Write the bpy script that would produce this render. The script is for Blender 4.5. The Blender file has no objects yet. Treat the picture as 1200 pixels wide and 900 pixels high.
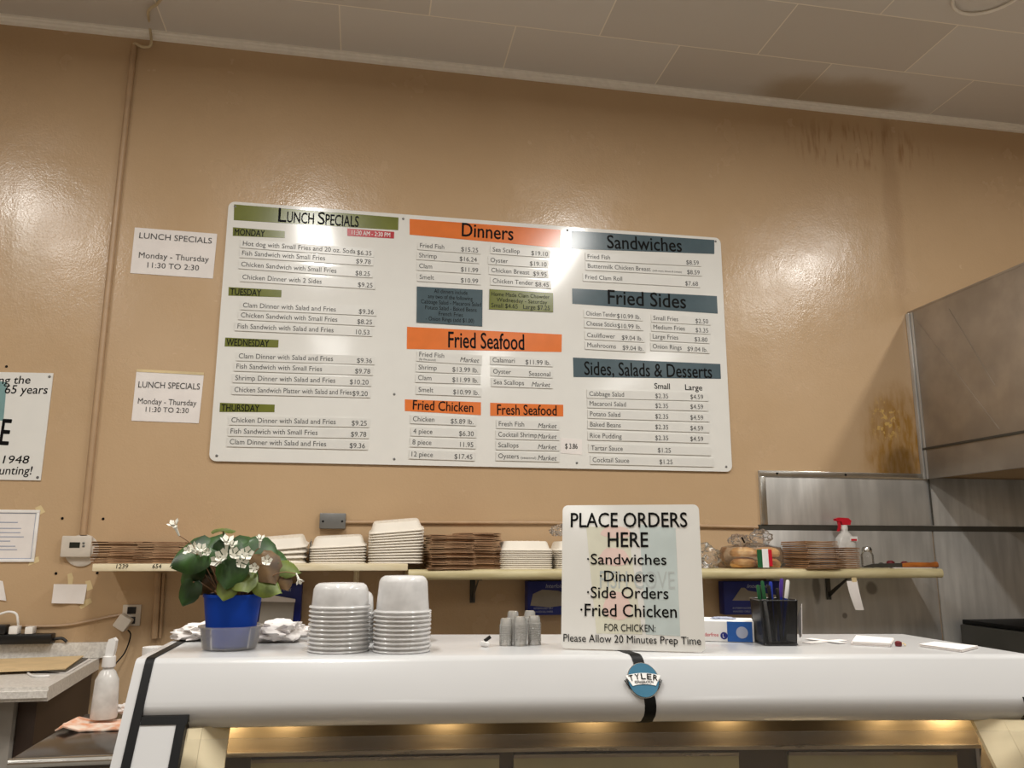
import bpy, bmesh, math, random
from mathutils import Vector, Matrix, noise
random.seed(7)
C = bpy.context.scene.collection
PI = math.pi

# ---------------------------------------------------------------- camera
EYE = 1.55
YAW, PITCH, ROLL, FPX = math.radians(10.376), math.radians(11.399), math.radians(.168), 949.6
_f = Vector((math.sin(YAW)*math.cos(PITCH), math.cos(YAW)*math.cos(PITCH), math.sin(PITCH)))
_r0 = Vector((math.cos(YAW), -math.sin(YAW), 0)); _u0 = _r0.cross(_f)
RT = math.cos(ROLL)*_r0 + math.sin(ROLL)*_u0
UP = -math.sin(ROLL)*_r0 + math.cos(ROLL)*_u0
FW = _f
cam = bpy.data.cameras.new('camera'); camo = bpy.data.objects.new('camera', cam); C.objects.link(camo)
cam.sensor_fit = 'HORIZONTAL'; cam.sensor_width = 36; cam.lens = FPX/1200*36; cam.clip_start = .05
m = Matrix((RT, UP, -FW)).transposed().to_4x4(); m.translation = Vector((0, 0, EYE)); camo.matrix_world = m
bpy.context.scene.camera = camo

# ---------------------------------------------------------------- world, lights, exposure
sc = bpy.context.scene
sc.view_settings.view_transform = 'Standard'; sc.view_settings.look = 'None'
sc.view_settings.gamma = 1; sc.view_settings.use_curve_mapping = False
sc.view_settings.exposure = 0.0
w = bpy.data.worlds.new('world'); sc.world = w; w.use_nodes = True
w.node_tree.nodes['Background'].inputs[0].default_value = (1, .93, .84, 1)
w.node_tree.nodes['Background'].inputs[1].default_value = .10
LAMPZ = EYE + 2.27
def lamp(name, loc, sx, sy, energy, col, rot=(0, 0, 0)):
    l = bpy.data.lights.new(name, 'AREA'); l.shape = 'RECTANGLE'; l.size = sx; l.size_y = sy
    l.energy = energy; l.color = col
    o = bpy.data.objects.new(name, l); C.objects.link(o); o.location = loc; o.rotation_euler = rot
    return o
TUBE = (1, .975, .925)
for lx in (-2.3, -.42, 1.47, 3.5):            # fluorescent rows running towards the menu wall
    lamp('fluorescent_lamp', (lx, 1.38, LAMPZ), .12, 1.2, 48 if lx > -1 else 36, TUBE)
    for ly in (-1.9, -3.3):
        lamp('fluorescent_lamp', (lx, ly, LAMPZ), .4, 1.2, 9, TUBE)
sc.cycles.transparent_max_bounces = 40

# ---------------------------------------------------------------- geometry helpers
def un(px, py, Y):
    d = RT*((px-600)/FPX) + UP*((450-py)/FPX) + FW
    return d*(Y/d.y) + Vector((0, 0, EYE))
def unz(px, py, z):
    d = RT*((px-600)/FPX) + UP*((450-py)/FPX) + FW
    return d*((z-EYE)/d.z) + Vector((0, 0, EYE))
V = Vector
def BM(): return bmesh.new()
def box(bm, c, s, rot=None, bev=0, seg=2):
    mt = Matrix.Translation(V(c)) @ (rot.to_4x4() if rot else Matrix()) @ Matrix.Diagonal((s[0], s[1], s[2], 1))
    r = bmesh.ops.create_cube(bm, size=1, matrix=mt)
    if bev:
        es = list({e for v in r['verts'] for e in v.link_edges})
        bmesh.ops.bevel(bm, geom=es, offset=bev, segments=seg, affect='EDGES', profile=.5)
def box2(bm, a, b, bev=0):
    a, b = V(a), V(b); box(bm, (a+b)/2, [abs(b[i]-a[i]) for i in range(3)], None, bev)
def loft(bm, rings, cap0=True, cap1=True, closed=True):
    vs = [[bm.verts.new(p) for p in r] for r in rings]
    n = len(vs[0])
    for i in range(len(vs)-1):
        for j in range(n if closed else n-1):
            k = (j+1) % n
            try: bm.faces.new((vs[i][j], vs[i][k], vs[i+1][k], vs[i+1][j]))
            except ValueError: pass
    if cap0: bm.faces.new(vs[0][::-1])
    if cap1: bm.faces.new(vs[-1])
    return vs
def tube(bm, pts, r, seg=8):
    pts = [V(p) for p in pts]; rings = []
    ref = None
    for i, p in enumerate(pts):
        t = (pts[min(i+1, len(pts)-1)]-pts[max(i-1, 0)]).normalized()
        if ref is None: ref = t.orthogonal().normalized()
        a = (ref - t*ref.dot(t)); a = a.normalized() if a.length > 1e-6 else t.orthogonal().normalized()
        ref = a; b = t.cross(a)
        rr = r[i] if isinstance(r, (list, tuple)) else r
        rings.append([p + a*rr*math.cos(2*PI*k/seg) + b*rr*math.sin(2*PI*k/seg) for k in range(seg)])
    loft(bm, rings)
def spline(pts, n=6):
    pts = [V(p) for p in pts]; out = []
    for i in range(len(pts)-1):
        p0, p1, p2, p3 = pts[max(i-1, 0)], pts[i], pts[i+1], pts[min(i+2, len(pts)-1)]
        for k in range(n):
            t = k/n
            out.append(.5*((2*p1)+(p2-p0)*t+(2*p0-5*p1+4*p2-p3)*t*t+(3*p1-p0-3*p2+p3)*t**3))
    return out + [pts[-1]]
def lathe(bm, prof, c=(0, 0, 0), seg=32, cap0=False, cap1=False, M=None):
    rings = []
    for r, z in prof:
        ring = [V((r*math.cos(2*PI*k/seg), r*math.sin(2*PI*k/seg), z)) for k in range(seg)]
        if M: ring = [M @ p for p in ring]
        rings.append([p+V(c) for p in ring])
    loft(bm, rings, cap0, cap1)
def prism(bm, poly, d):
    """poly: list of Vectors, extruded by Vector d"""
    loft(bm, [[V(p) for p in poly], [V(p)+V(d) for p in poly]])
def sq_ring(hx, hy, z, n=5, seg=40, c=(0, 0)):
    out = []
    for k in range(seg):
        t = 2*PI*(k+.5)/seg; a, b = math.cos(t), math.sin(t)
        out.append(V((c[0]+hx*math.copysign(abs(a)**(2/n), a), c[1]+hy*math.copysign(abs(b)**(2/n), b), z)))
    return out
def rrect(x0, z0, x1, z1, r, n=5):
    out = []
    for cx, cz, a0 in ((x1-r, z1-r, 0), (x0+r, z1-r, 90), (x0+r, z0+r, 180), (x1-r, z0+r, 270)):
        for k in range(n+1):
            a = math.radians(a0+90*k/n); out.append((cx+r*math.cos(a), cz+r*math.sin(a)))
    return out

# ---------------------------------------------------------------- object helpers
def root_matrix(o):
    while o.parent: o = o.parent
    return Matrix.Translation(o.location) @ o.rotation_euler.to_matrix().to_4x4()
def finish(bm, name, mt, smooth):
    bmesh.ops.recalc_face_normals(bm, faces=bm.faces[:])
    me = bpy.data.meshes.new(name); bm.to_mesh(me); bm.free()
    me.materials.append(mt)
    if smooth:
        for p in me.polygons: p.use_smooth = True
        try: me.set_sharp_from_angle(angle=math.radians(smooth if smooth > 1 else 40))
        except Exception: pass
    return me
def part(name, bm, mt, parent, smooth=40, local=False, label=None):
    if not local: bm.transform(root_matrix(parent).inverted())
    me = finish(bm, name, mt, smooth)
    o = bpy.data.objects.new(name, me); C.objects.link(o); o.parent = parent
    if label: o['label'] = label
    return o
def empty(name, label, cat, loc, rz=0, group=None):
    o = bpy.data.objects.new(name, None); C.objects.link(o); o.empty_display_size = .05
    o.location = loc; o.rotation_euler = (0, 0, rz); o['label'] = label; o['category'] = cat
    if group: o['group'] = group
    return o
def single(name, bm, mt, label, cat, group=None, smooth=40, recentre=True):
    me_b = V((0, 0, 0))
    if recentre:
        lo = V([min(v.co[i] for v in bm.verts) for i in range(3)]); hi = V([max(v.co[i] for v in bm.verts) for i in range(3)])
        me_b = V(((lo.x+hi.x)/2, (lo.y+hi.y)/2, lo.z)); bm.transform(Matrix.Translation(-me_b))
    me = finish(bm, name, mt, smooth)
    o = bpy.data.objects.new(name, me); C.objects.link(o); o.location = me_b
    o['label'] = label; o['category'] = cat
    if group: o['group'] = group
    return o
def struct(name, bm, mt, smooth=0):
    me = finish(bm, name, mt, smooth); o = bpy.data.objects.new(name, me); C.objects.link(o); o['kind'] = 'structure'
    return o
def dup(o, loc, rot=None, label=None, group=None):
    c = o.copy(); C.objects.link(c); c.location = loc
    if rot is not None: c.rotation_euler = rot
    if label: c['label'] = label
    if group: c['group'] = group
    for ch in list(o.children):
        d = ch.copy(); C.objects.link(d); d.parent = c
        for g in list(ch.children):
            e = g.copy(); C.objects.link(e); e.parent = d
    return c

# ---------------------------------------------------------------- materials
def lin(c):
    return tuple(((v/255)/12.92 if v/255 <= .04045 else (((v/255)+.055)/1.055)**2.4) for v in c[:3]) + (1,)
class N:
    def __init__(s, name):
        s.m = bpy.data.materials.new(name); s.m.use_nodes = True; s.t = s.m.node_tree; s.b = s.t.nodes['Principled BSDF']
        s.out = s.t.nodes['Material Output']
    def n(s, typ, **kw):
        x = s.t.nodes.new(typ)
        for k, v in kw.items(): setattr(x, k, v)
        return x
    def l(s, a, b): s.t.links.new(a, b)
    def coord(s, scale=(1, 1, 1), loc=(0, 0, 0)):
        tc = s.n('ShaderNodeTexCoord'); mp = s.n('ShaderNodeMapping')
        mp.inputs['Scale'].default_value = scale; mp.inputs['Location'].default_value = loc
        s.l(tc.outputs['Object'], mp.inputs['Vector']); return mp.outputs['Vector']
    def noise(s, scale, detail=3, vec=None, rough=.5):
        x = s.n('ShaderNodeTexNoise'); x.inputs['Scale'].default_value = scale; x.inputs['Detail'].default_value = detail
        x.inputs['Roughness'].default_value = rough
        s.l(vec if vec else s.coord(), x.inputs['Vector']); return x.outputs['Fac']
    def math(s, op, a, b=None, clamp=False):
        x = s.n('ShaderNodeMath', operation=op, use_clamp=clamp)
        for i, v in enumerate((a, b)):
            if v is None: continue
            if isinstance(v, (int, float)): x.inputs[i].default_value = v
            else: s.l(v, x.inputs[i])
        return x.outputs[0]
    def rng(s, v, a, b, c=0, d=1):
        x = s.n('ShaderNodeMapRange', interpolation_type='SMOOTHSTEP'); s.l(v, x.inputs[0])
        for i, q in enumerate((a, b, c, d)): x.inputs[i+1].default_value = q
        return x.outputs[0]
    def mix(s, fac, a, b):
        x = s.n('ShaderNodeMix', data_type='RGBA')
        if isinstance(fac, (int, float)): x.inputs[0].default_value = fac
        else: s.l(fac, x.inputs[0])
        for i, v in ((6, a), (7, b)):
            if isinstance(v, tuple): x.inputs[i].default_value = v
            else: s.l(v, x.inputs[i])
        return x.outputs[2]
    def bump(s, h, strength, dist=.01):
        x = s.n('ShaderNodeBump'); x.inputs['Strength'].default_value = strength; x.inputs['Distance'].default_value = dist
        s.l(h, x.inputs['Height']); s.l(x.outputs[0], s.b.inputs['Normal'])
    def blob(s, cx, cz, rx, rz, soft=.5, ax=(0, 2), wob=.5, nscale=9):
        """irregular patch mask around a point of the surface"""
        tc = s.n('ShaderNodeTexCoord'); sp = s.n('ShaderNodeSeparateXYZ'); s.l(tc.outputs['Object'], sp.inputs[0])
        dx = s.math('DIVIDE', s.math('SUBTRACT', sp.outputs[ax[0]], cx), rx); dz = s.math('DIVIDE', s.math('SUBTRACT', sp.outputs[ax[1]], cz), rz)
        d = s.math('SQRT', s.math('ADD', s.math('MULTIPLY', dx, dx), s.math('MULTIPLY', dz, dz)))
        nz = s.math('MULTIPLY', s.math('SUBTRACT', s.noise(nscale, 5), .5), wob*2)
        return s.rng(s.math('ADD', d, nz), 1-soft, 1+soft, 1, 0)
def mat(name, col, rough=.5, metal=0, spec=.5, var=.06, vscale=12, bump=0, bscale=60, coat=0, col2=None, stretch=(1, 1, 1), sss=0):
    k = N(name); a = lin(col)
    b = lin(col2) if col2 else tuple(c*(1-var*2) for c in a[:3])+(1,)
    vec = k.coord(stretch)
    f = k.noise(vscale, 3, vec)
    k.l(k.mix(k.rng(f, .3, .7), a, b), k.b.inputs['Base Color'])
    k.b.inputs['Roughness'].default_value = rough; k.b.inputs['Metallic'].default_value = metal
    k.b.inputs['Specular IOR Level'].default_value = spec
    if coat: k.b.inputs['Coat Weight'].default_value = coat; k.b.inputs['Coat Roughness'].default_value = .08
    if bump: k.bump(k.noise(bscale, 3, vec), bump, .003)
    return k.m
def clear(name, tint=(255, 255, 255), haze=.12, rough=.08, white=(235, 235, 235), gloss=1.0, trans=.5):
    """thin clear plastic or glass sheet: transparent + fresnel gloss + a little milky diffuse"""
    k = N(name); t = k.t; t.nodes.remove(k.b)
    tr = k.n('ShaderNodeBsdfTransparent'); tr.inputs[0].default_value = lin(tint)
    df = k.n('ShaderNodeBsdfDiffuse'); df.inputs[0].default_value = lin(white)
    tl = k.n('ShaderNodeBsdfTranslucent'); tl.inputs[0].default_value = lin(white)
    dm = k.n('ShaderNodeMixShader'); dm.inputs[0].default_value = trans; k.l(df.outputs[0], dm.inputs[1]); k.l(tl.outputs[0], dm.inputs[2])
    m1 = k.n('ShaderNodeMixShader'); k.l(tr.outputs[0], m1.inputs[1]); k.l(dm.outputs[0], m1.inputs[2])
    nz = k.rng(k.noise(30, 2), .2, .8, haze*.85, haze*1.15); k.l(nz, m1.inputs[0])
    gl = k.n('ShaderNodeBsdfGlossy'); gl.inputs['Roughness'].default_value = rough
    fr = k.n('ShaderNodeFresnel'); fr.inputs[0].default_value = 1.45
    m2 = k.n('ShaderNodeMixShader'); k.l(k.math('MULTIPLY', fr.outputs[0], gloss), m2.inputs[0]); k.l(m1.outputs[0], m2.inputs[1]); k.l(gl.outputs[0], m2.inputs[2])
    k.l(m2.outputs[0], k.out.inputs[0]); return k.m

WALL_C = (197, 168, 133)
def wall_material():
    k = N('tan_wall_paint')
    base = k.mix(k.rng(k.noise(1.3, 4), .3, .7), lin(WALL_C), lin((190, 161, 126)))
    # grease marks with their own outline beside the hood, water marks under the ceiling
    g = k.blob(2.70, EYE+.52, .17, .27, .45, wob=.45, nscale=7)
    stre = k.rng(k.noise(14, 4, k.coord((3, 1, .8))), .35, .65)
    base = k.mix(k.math('MULTIPLY', g, k.math('ADD', k.math('MULTIPLY', stre, .4), .5)), base, lin((150, 108, 34)))
    g2 = k.blob(2.70, EYE+.40, .10, .10, .5, wob=.6, nscale=11)
    base = k.mix(k.math('MULTIPLY', g2, .55), base, lin((70, 48, 22)))
    g3 = k.blob(2.64, EYE+.66, .07, .10, .5, wob=.7, nscale=16)
    sp = k.rng(k.noise(45, 4), .52, .62)
    base = k.mix(k.math('MULTIPLY', g3, sp), base, lin((205, 170, 100)))
    w1 = k.blob(2.63, EYE+2.18, .38, .12, .5, wob=.5, nscale=6)
    st2 = k.rng(k.noise(10, 5, k.coord((4, 1, .5))), .48, .68)
    base = k.mix(k.math('MULTIPLY', k.math('MULTIPLY', w1, st2), .6), base, lin((140, 98, 52)))
    w2 = k.blob(2.80, EYE+1.75, .05, .55, .5, wob=.7, nscale=6)
    base = k.mix(k.math('MULTIPLY', w2, .22), base, lin((130, 95, 60)))
    k.l(base, k.b.inputs['Base Color'])
    k.l(k.rng(k.noise(5, 4), .3, .7, .19, .28), k.b.inputs['Roughness'])
    k.b.inputs['Specular IOR Level'].default_value = .5
    h = k.math('ADD', k.math('MULTIPLY', k.noise(120, 2), .35), k.math('ADD', k.noise(7, 5), k.math('MULTIPLY', k.noise(28, 3, k.coord((1, 1, .5))), .4)))
    k.bump(h, .2, .008)
    return k.m
def ceiling_material():
    k = N('ceiling_tile')
    br = k.n('ShaderNodeTexBrick'); k.l(k.coord((1, 1, 1), (-.219, 4.46, 0)), br.inputs['Vector'])
    br.inputs['Scale'].default_value = 1; br.inputs['Brick Width'].default_value = .8125; br.inputs['Row Height'].default_value = .39
    br.inputs['Mortar Size'].default_value = .0035; br.inputs['Mortar Smooth'].default_value = .2; br.inputs['Bias'].default_value = 0
    br.offset = .5
    br.inputs['Color1'].default_value = lin((224, 219, 212)); br.inputs['Color2'].default_value = lin((214, 207, 198)); br.inputs['Mortar'].default_value = lin((250, 242, 228))
    st = k.blob(2.45, 3.62, .42, .17, .4, ax=(0, 1), wob=.4, nscale=5)
    col = k.mix(k.math('MULTIPLY', st, .6), br.outputs['Color'], lin((162, 134, 82)))
    k.l(col, k.b.inputs['Base Color']); k.b.inputs['Roughness'].default_value = .8
    k.bump(k.noise(60, 3), .1, .003); return k.m
def steel_material(name, col, rough, streak=(14, 14, .8), amount=.3, metal=.85, marks=()):
    k = N(name); v = k.coord(streak)
    f = k.rng(k.noise(3.5, 5, v), .3, .7); f2 = k.rng(k.noise(2.2, 4), .35, .7)
    a = lin(col); b = tuple(x*(1-amount) for x in a[:3])+(1,)
    col_ = k.mix(k.math('MULTIPLY', f2, .6), k.mix(f, a, b), tuple(x*.6 for x in a[:3])+(1,))
    for mx, mz, rx, rz in marks: col_ = k.mix(k.math('MULTIPLY', k.blob(mx, mz, rx, rz, .3, wob=.5, nscale=14), .6), col_, lin((70, 62, 56)))
    k.l(col_, k.b.inputs['Base Color'])
    k.b.inputs['Metallic'].default_value = metal
    k.l(k.rng(k.noise(3, 4, v), .2, .8, rough*.8, rough*1.25), k.b.inputs['Roughness'])
    k.bump(k.noise(6, 3, v), .08, .003); return k.m

M = dict(
    wall=wall_material(), ceil=ceiling_material(),
    mould=mat('cream_moulding', (252, 247, 238), .5, var=.02, vscale=25),
    floor=mat('pale_floor_tile', (172, 168, 162), .5, var=.1),
    plain=mat('pale_room_wall', (196, 176, 150), .6),
    steelwall=steel_material('wall_steel', (214, 212, 208), .40, (5, 5, .7), amount=.3, metal=.4),
    markedsteel=steel_material('marked_wall_steel', (214, 212, 208), .40, (5, 5, .7), .3, .4, ((.26, 1.26, .02, .075), (.325, 1.30, .008, .03), (.555, 1.26, .028, .028), (.40, 1.13, .014, .014))),
    hood=steel_material('hood_steel', (180, 170, 158), .40, (2, 2, 2), .2, .6),
    steel=steel_material('brushed_steel', (170, 158, 140), .3, (1, 14, 14), .2, 1),
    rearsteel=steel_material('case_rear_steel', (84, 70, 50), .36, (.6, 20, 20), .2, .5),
    warmsteel=steel_material('case_post_steel', (240, 224, 186), .4, (6, 6, 1), .1, .3),
    door=mat('olive_sliding_door', (176, 166, 126), .35, var=.12, vscale=4),
    dark=mat('black_rubber', (7, 7, 7), .5, spec=.2),
    blackp=mat('black_plastic', (16, 16, 17), .35),
    board=mat('white_board_enamel', (234, 233, 228), .13, var=.01, coat=.6),
    strip=mat('white_price_strip', (226, 225, 220), .3, var=.02),
    ink=mat('black_ink', (5, 5, 5), .6, spec=.15), greyink=mat('grey_ink', (62, 62, 62), .6),
    olive=mat('olive_band', (112, 118, 44), .22, var=.05), orange=mat('orange_band', (232, 124, 58), .2, var=.04),
    slate=mat('slate_band', (80, 98, 106), .2, var=.05), red=mat('red_band', (186, 16, 34), .3),
    white=mat('white_ink', (245, 243, 240), .5),
    enamel=mat('white_case_enamel', (201, 201, 201), .26, var=.015, vscale=3, coat=.25),
    paper=mat('white_paper', (238, 232, 228), .8, var=.03), greypaper=mat('grey_wax_paper', (150, 142, 130), .7),
    manila=mat('manila_folder', (224, 196, 150), .7), tape=mat('yellowed_tape', (226, 204, 156), .5, var=.1),
    shelf=mat('cream_shelf_paint', (242, 230, 200), .45, col2=(226, 210, 172), vscale=6, stretch=(1, 6, 6)),
    shelfb=mat('olive_shelf_paint', (214, 202, 160), .45, col2=(192, 178, 134), vscale=6, stretch=(1, 6, 6)),
    kraft=mat('brown_kraft_board', (186, 148, 112), .75, col2=(150, 112, 80), vscale=18, stretch=(1, 1, 6)),
    foam=mat('white_foam', (244, 236, 222), .6, var=.03, bump=.05, bscale=300),
    leaf=mat('green_leaf', (50, 88, 30), .42, col2=(26, 52, 18), vscale=25), leafy=mat('olive_leaf', (108, 122, 46), .45, col2=(70, 84, 28), vscale=25),
    leafb=mat('brown_leaf', (110, 82, 44), .55, col2=(66, 48, 28), vscale=25),
    stem=mat('pinkish_stem', (140, 104, 70), .55), petal=mat('white_petal', (244, 242, 230), .5),
    pot=mat('blue_pot', (6, 62, 166), .55, spec=.2, var=.05), soil=mat('dark_soil', (50, 36, 26), .95, bump=.6),
    bluebox=mat('navy_box_card', (18, 34, 122), .45, var=.06), cyan=mat('blue_print', (30, 92, 170), .4), pale=mat('pale_print', (170, 176, 196), .5),
    redp=mat('red_plastic', (205, 26, 48), .3), milky=clear('milky_bottle_plastic', haze=.92, white=(246, 244, 240), trans=.3),
    cup=clear('clear_tub_plastic', haze=.8, white=(253, 252, 251), rough=.12, gloss=.8, trans=.3), lid=clear('clear_cup_plastic', haze=.3, rough=.1, gloss=1.3, white=(248, 246, 240), trans=.3),
    glass=clear('glass', haze=.015, rough=.02, gloss=.8), bag=clear('clear_bag_film', haze=.13, rough=.16, gloss=1.4, white=(225, 220, 214)),
    bun=mat('golden_bun', (226, 160, 88), .5, col2=(240, 196, 130), vscale=20), green=mat('green_label', (26, 92, 52), .4),
    saucer=clear('clear_saucer_plastic', haze=.2, rough=.08, gloss=.8, white=(245, 243, 240)),
    tabletop=mat('dark_polished_steel', (70, 64, 58), .16, .7),
    teal=mat('teal_print', (128, 164, 164), .3), badge=mat('blue_badge_enamel', (62, 118, 146), .25, coat=.5),
    chrome=mat('bright_metal', (200, 198, 192), .25, 1), boxgrey=mat('grey_box_metal', (122, 122, 120), .45, .5),
    therm=mat('almond_plastic', (214, 204, 190), .45), lcd=mat('dark_lcd', (42, 46, 40), .2), laminate=mat('speckled_laminate', (228, 224, 217), .35, col2=(206, 201, 194), vscale=120),
    towel=mat('orange_striped_cloth', (240, 222, 206), .9, col2=(230, 160, 120), vscale=30), pink=mat('pale_pink_print', (240, 212, 202), .25), cream=mat('pale_cream_print', (228, 226, 206), .2),
    tealpale=mat('pale_teal_print', (206, 218, 216), .2), inkpale=mat('pale_grey_print', (190, 198, 196), .3),
    wood=mat('orange_wood', (196, 116, 46), .4, col2=(150, 84, 32), vscale=12, stretch=(1, 6, 6)), darkwood=mat('dark_brown_board', (58, 42, 32), .5),
    wallpart=mat('tan_conduit_paint', (184, 153, 119), .4), cream_cord=mat('cream_cord', (214, 196, 160), .5), cabwhite=mat('grey_white_cabinet', (150, 144, 136), .5), steamdark=mat('dark_steel', (72, 71, 66), .4, .3),
    bluepen=mat('blue_pen', (30, 60, 170), .35), purple=mat('purple_pen', (80, 50, 150), .35), cranberry=mat('dark_red_rubber', (110, 26, 34), .5),
)

# ---------------------------------------------------------------- lettering
_fonts = {}
def _text_mesh(s, bold=0, shear=0):
    cu = bpy.data.curves.new('lettering', 'FONT'); cu.body = s; cu.size = 1; cu.offset = bold; cu.shear = shear; cu.resolution_u = 3
    ob = bpy.data.objects.new('lettering', cu); me = bpy.data.meshes.new_from_object(ob)
    bm = bmesh.new(); bm.from_mesh(me); bpy.data.objects.remove(ob); bpy.data.meshes.remove(me); bpy.data.curves.remove(cu)
    return bm
def _ext(bm):
    xs = [v.co.x for v in bm.verts]; ys = [v.co.y for v in bm.verts]
    return min(xs), max(xs), min(ys), max(ys)
_b = _text_mesh('H'); CAP = _ext(_b)[3]; _b.free()
def add_text(dst, s, O, U, W, cap, width=None, maxw=None, aspect=.8, align='L', bold=0, shear=0, lift=.0007, cap_of=None):
    b = _text_mesh(s, 0, shear); x0, x1, y0, y1 = _ext(b)
    sy = cap/CAP; sx = sy*aspect
    if width: sx = width/(x1-x0)
    elif maxw and (x1-x0)*sx > maxw: sx = maxw/(x1-x0)
    wd = (x1-x0)*sx
    off = {'L': 0, 'C': -wd/2, 'R': -wd}[align]
    Nn = U.cross(W).normalized()
    strikes = ((0, 0, 0),) if not bold else ((-bold, 0, 0), (bold, 0, .00003), (0, bold*.8, .00006), (0, -bold*.8, .00009))
    for kx, ky, kl in strikes:
        vm = [dst.verts.new(O + U*(off+(v.co.x-x0)*sx+kx*sy*.8) + W*((v.co.y+ky)*sy) + Nn*(lift+kl)) for v in b.verts]
        for f in b.faces:
            try: dst.faces.new([vm[v.index] for v in f.verts])
            except ValueError: pass
    b.free(); return wd
def letters(name, dst, mt, parent):
    me = bpy.data.meshes.new(name)
    dst.transform(root_matrix(parent).inverted()); dst.to_mesh(me); dst.free(); me.materials.append(mt)
    o = bpy.data.objects.new(name, me); C.objects.link(o); o.parent = parent; return o
X, Z = V((1, 0, 0)), V((0, 0, 1))

# ================================================================ the room
WY = 3.72; CZ = EYE+2.40
b = BM(); box2(b, (-4.5, WY, 0), (6, WY+.15, CZ)); struct('wall_back', b, M['wall'])
b = BM(); box2(b, (-4.5, -4.5, CZ), (6, WY+.15, CZ+.1)); struct('ceiling', b, M['ceil'])
b = BM(); box2(b, (-4.5, -4.5, -.1), (6, WY+.15, 0)); struct('floor', b, M['floor'])
b = BM(); box2(b, (-4.65, -4.5, 0), (-4.5, WY+.15, CZ)); struct('wall_left', b, M['plain'])
b = BM(); box2(b, (6, -4.5, 0), (6.15, WY+.15, CZ)); struct('wall_right', b, M['plain'])
b = BM(); box2(b, (-4.5, -4.65, 0), (6, -4.5, CZ)); struct('wall_front', b, M['plain'])
# stepped cornice
b = BM(); prof = [(0, 0), (.035, 0), (.035, .010), (.026, .014), (.026, .021), (.014, .025), (.014, .032), (0, .034)]
loft(b, [[V((xx, WY-o, CZ-d)) for o, d in prof] for xx in (-4.5, -.58, -.575, 1.9, 6)]); struct('trim_1', b, M['mould'])

# ---- steel sheets on the wall at the right
def steel_sheet(name, x0, z0, x1, z1, t, label, frame=True, mt='steelwall'):
    r = empty(name, label, 'wall panel', (x0, WY-t, z0))
    b = BM(); box2(b, (x0, WY-t, z0), (x1, WY-.0005, z1), .0015); part('sheet', b, M[mt], r)
    if frame:
        b = BM(); box2(b, (x0, WY-t-.006, z1-.03), (x1, WY-t, z1), .002); part('top_lip', b, M['chrome'], r)
        b = BM(); box2(b, (x0, WY-t-.006, z0), (x0+.03, WY-t, z1-.03), .002); part('side_lip', b, M['chrome'], r)
        b = BM()
        for px, pz in ((.5, -.014), (.1, -.014)):
            lathe(b, [(.006, 0), (.005, .003)], V((x0+(x1-x0)*px, WY-t-.006, z1+pz)), 10, True, True, Matrix.Rotation(PI/2, 4, 'X'))
        part('screw', b, M['dark'], r)
    return r
steel_sheet('steel_wall_panel', 1.915, EYE+.112, 2.843, EYE+.375, .012, 'upper steel sheet with a raised lip on tan wall above the shelf')
steel_sheet('steel_wall_panel', 2.845, EYE+.112, 5.2, EYE+.355, .012, 'upper steel sheet below the hood at right', False)
steel_sheet('steel_wall_panel', 1.92, .1, 2.838, EYE+.085, .012, 'lower steel sheet behind the right end of the shelf', False, 'markedsteel')
steel_sheet('steel_wall_panel', 2.848, .1, 5.2, EYE+.085, .012, 'lower streaked steel sheet right of the shelf end', False)
b = BM(); box2(b, (1.90, WY-.010, EYE+.0855), (5.2, WY-.0005, EYE+.1115)); single('seam_rail', b, M['steamdark'], 'dark rail between upper and lower steel sheets', 'rail')
b = BM()
for zz, dx in ((EYE+.35, 0),):
    tube(b, [(2.844, WY-.017, EYE+.352), (2.846, WY-.017, EYE+.115)], .004, 8)
single('seam_bead', b, M['steamdark'], 'upright seam between the two upper steel sheets under hood corner', 'seam')

# ---- exhaust hood
hx = 2.825; hz0 = EYE+.347; hz1 = EYE+1.226; hy0 = 2.05; hf = EYE+.50
r = empty('exhaust_hood', 'large steel exhaust hood on the wall at right edge', 'hood', (hx+1, 2.9, hz0))
b = BM(); box2(b, (hx, hy0, hz0), (hx+.012, WY-.001, hz1), .002); part('side_panel', b, M['hood'], r)
b = BM(); box2(b, (hx+.012, hy0, hz0), (5.2, hy0+.012, hz1), .002); part('front_panel', b, M['hood'], r)
b = BM(); box2(b, (hx, hy0, hz1), (5.2, WY-.001, hz1+.012), .002); part('top_panel', b, M['hood'], r)
b = BM(); box2(b, (hx+.012, hy0+.012, hf), (5.2, WY-.001, hf+.01)); part('inner_panel', b, M['steamdark'], r)
b = BM(); box2(b, (hx-.007, hy0, hf-.006), (hx, WY-.001, hf+.006), .002); part('seam_strip', b, M['steamdark'], r)
b = BM(); box2(b, (hx-.012, WY-.025, hz0), (hx, WY-.001, hz1), .002); box2(b, (hx-.004, WY-.045, hz0), (hx, WY-.030, hz1), .001); part('wall_flange', b, M['steelwall'], r)
b = BM()
def unx(px, py, xx):
    d = RT*((px-600)/FPX) + UP*((450-py)/FPX) + FW
    return d*(xx/d.x) + V((0, 0, EYE))
for a, c in (((1073, 374), (1171, 503)), ((1112, 362), (1166, 452))):      # folded stiffening creases of the side sheet
    tube(b, [unx(*a, hx-.0003), unx(*c, hx-.0003)], .0018, 6)
part('crease', b, M['hood'], r)

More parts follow.
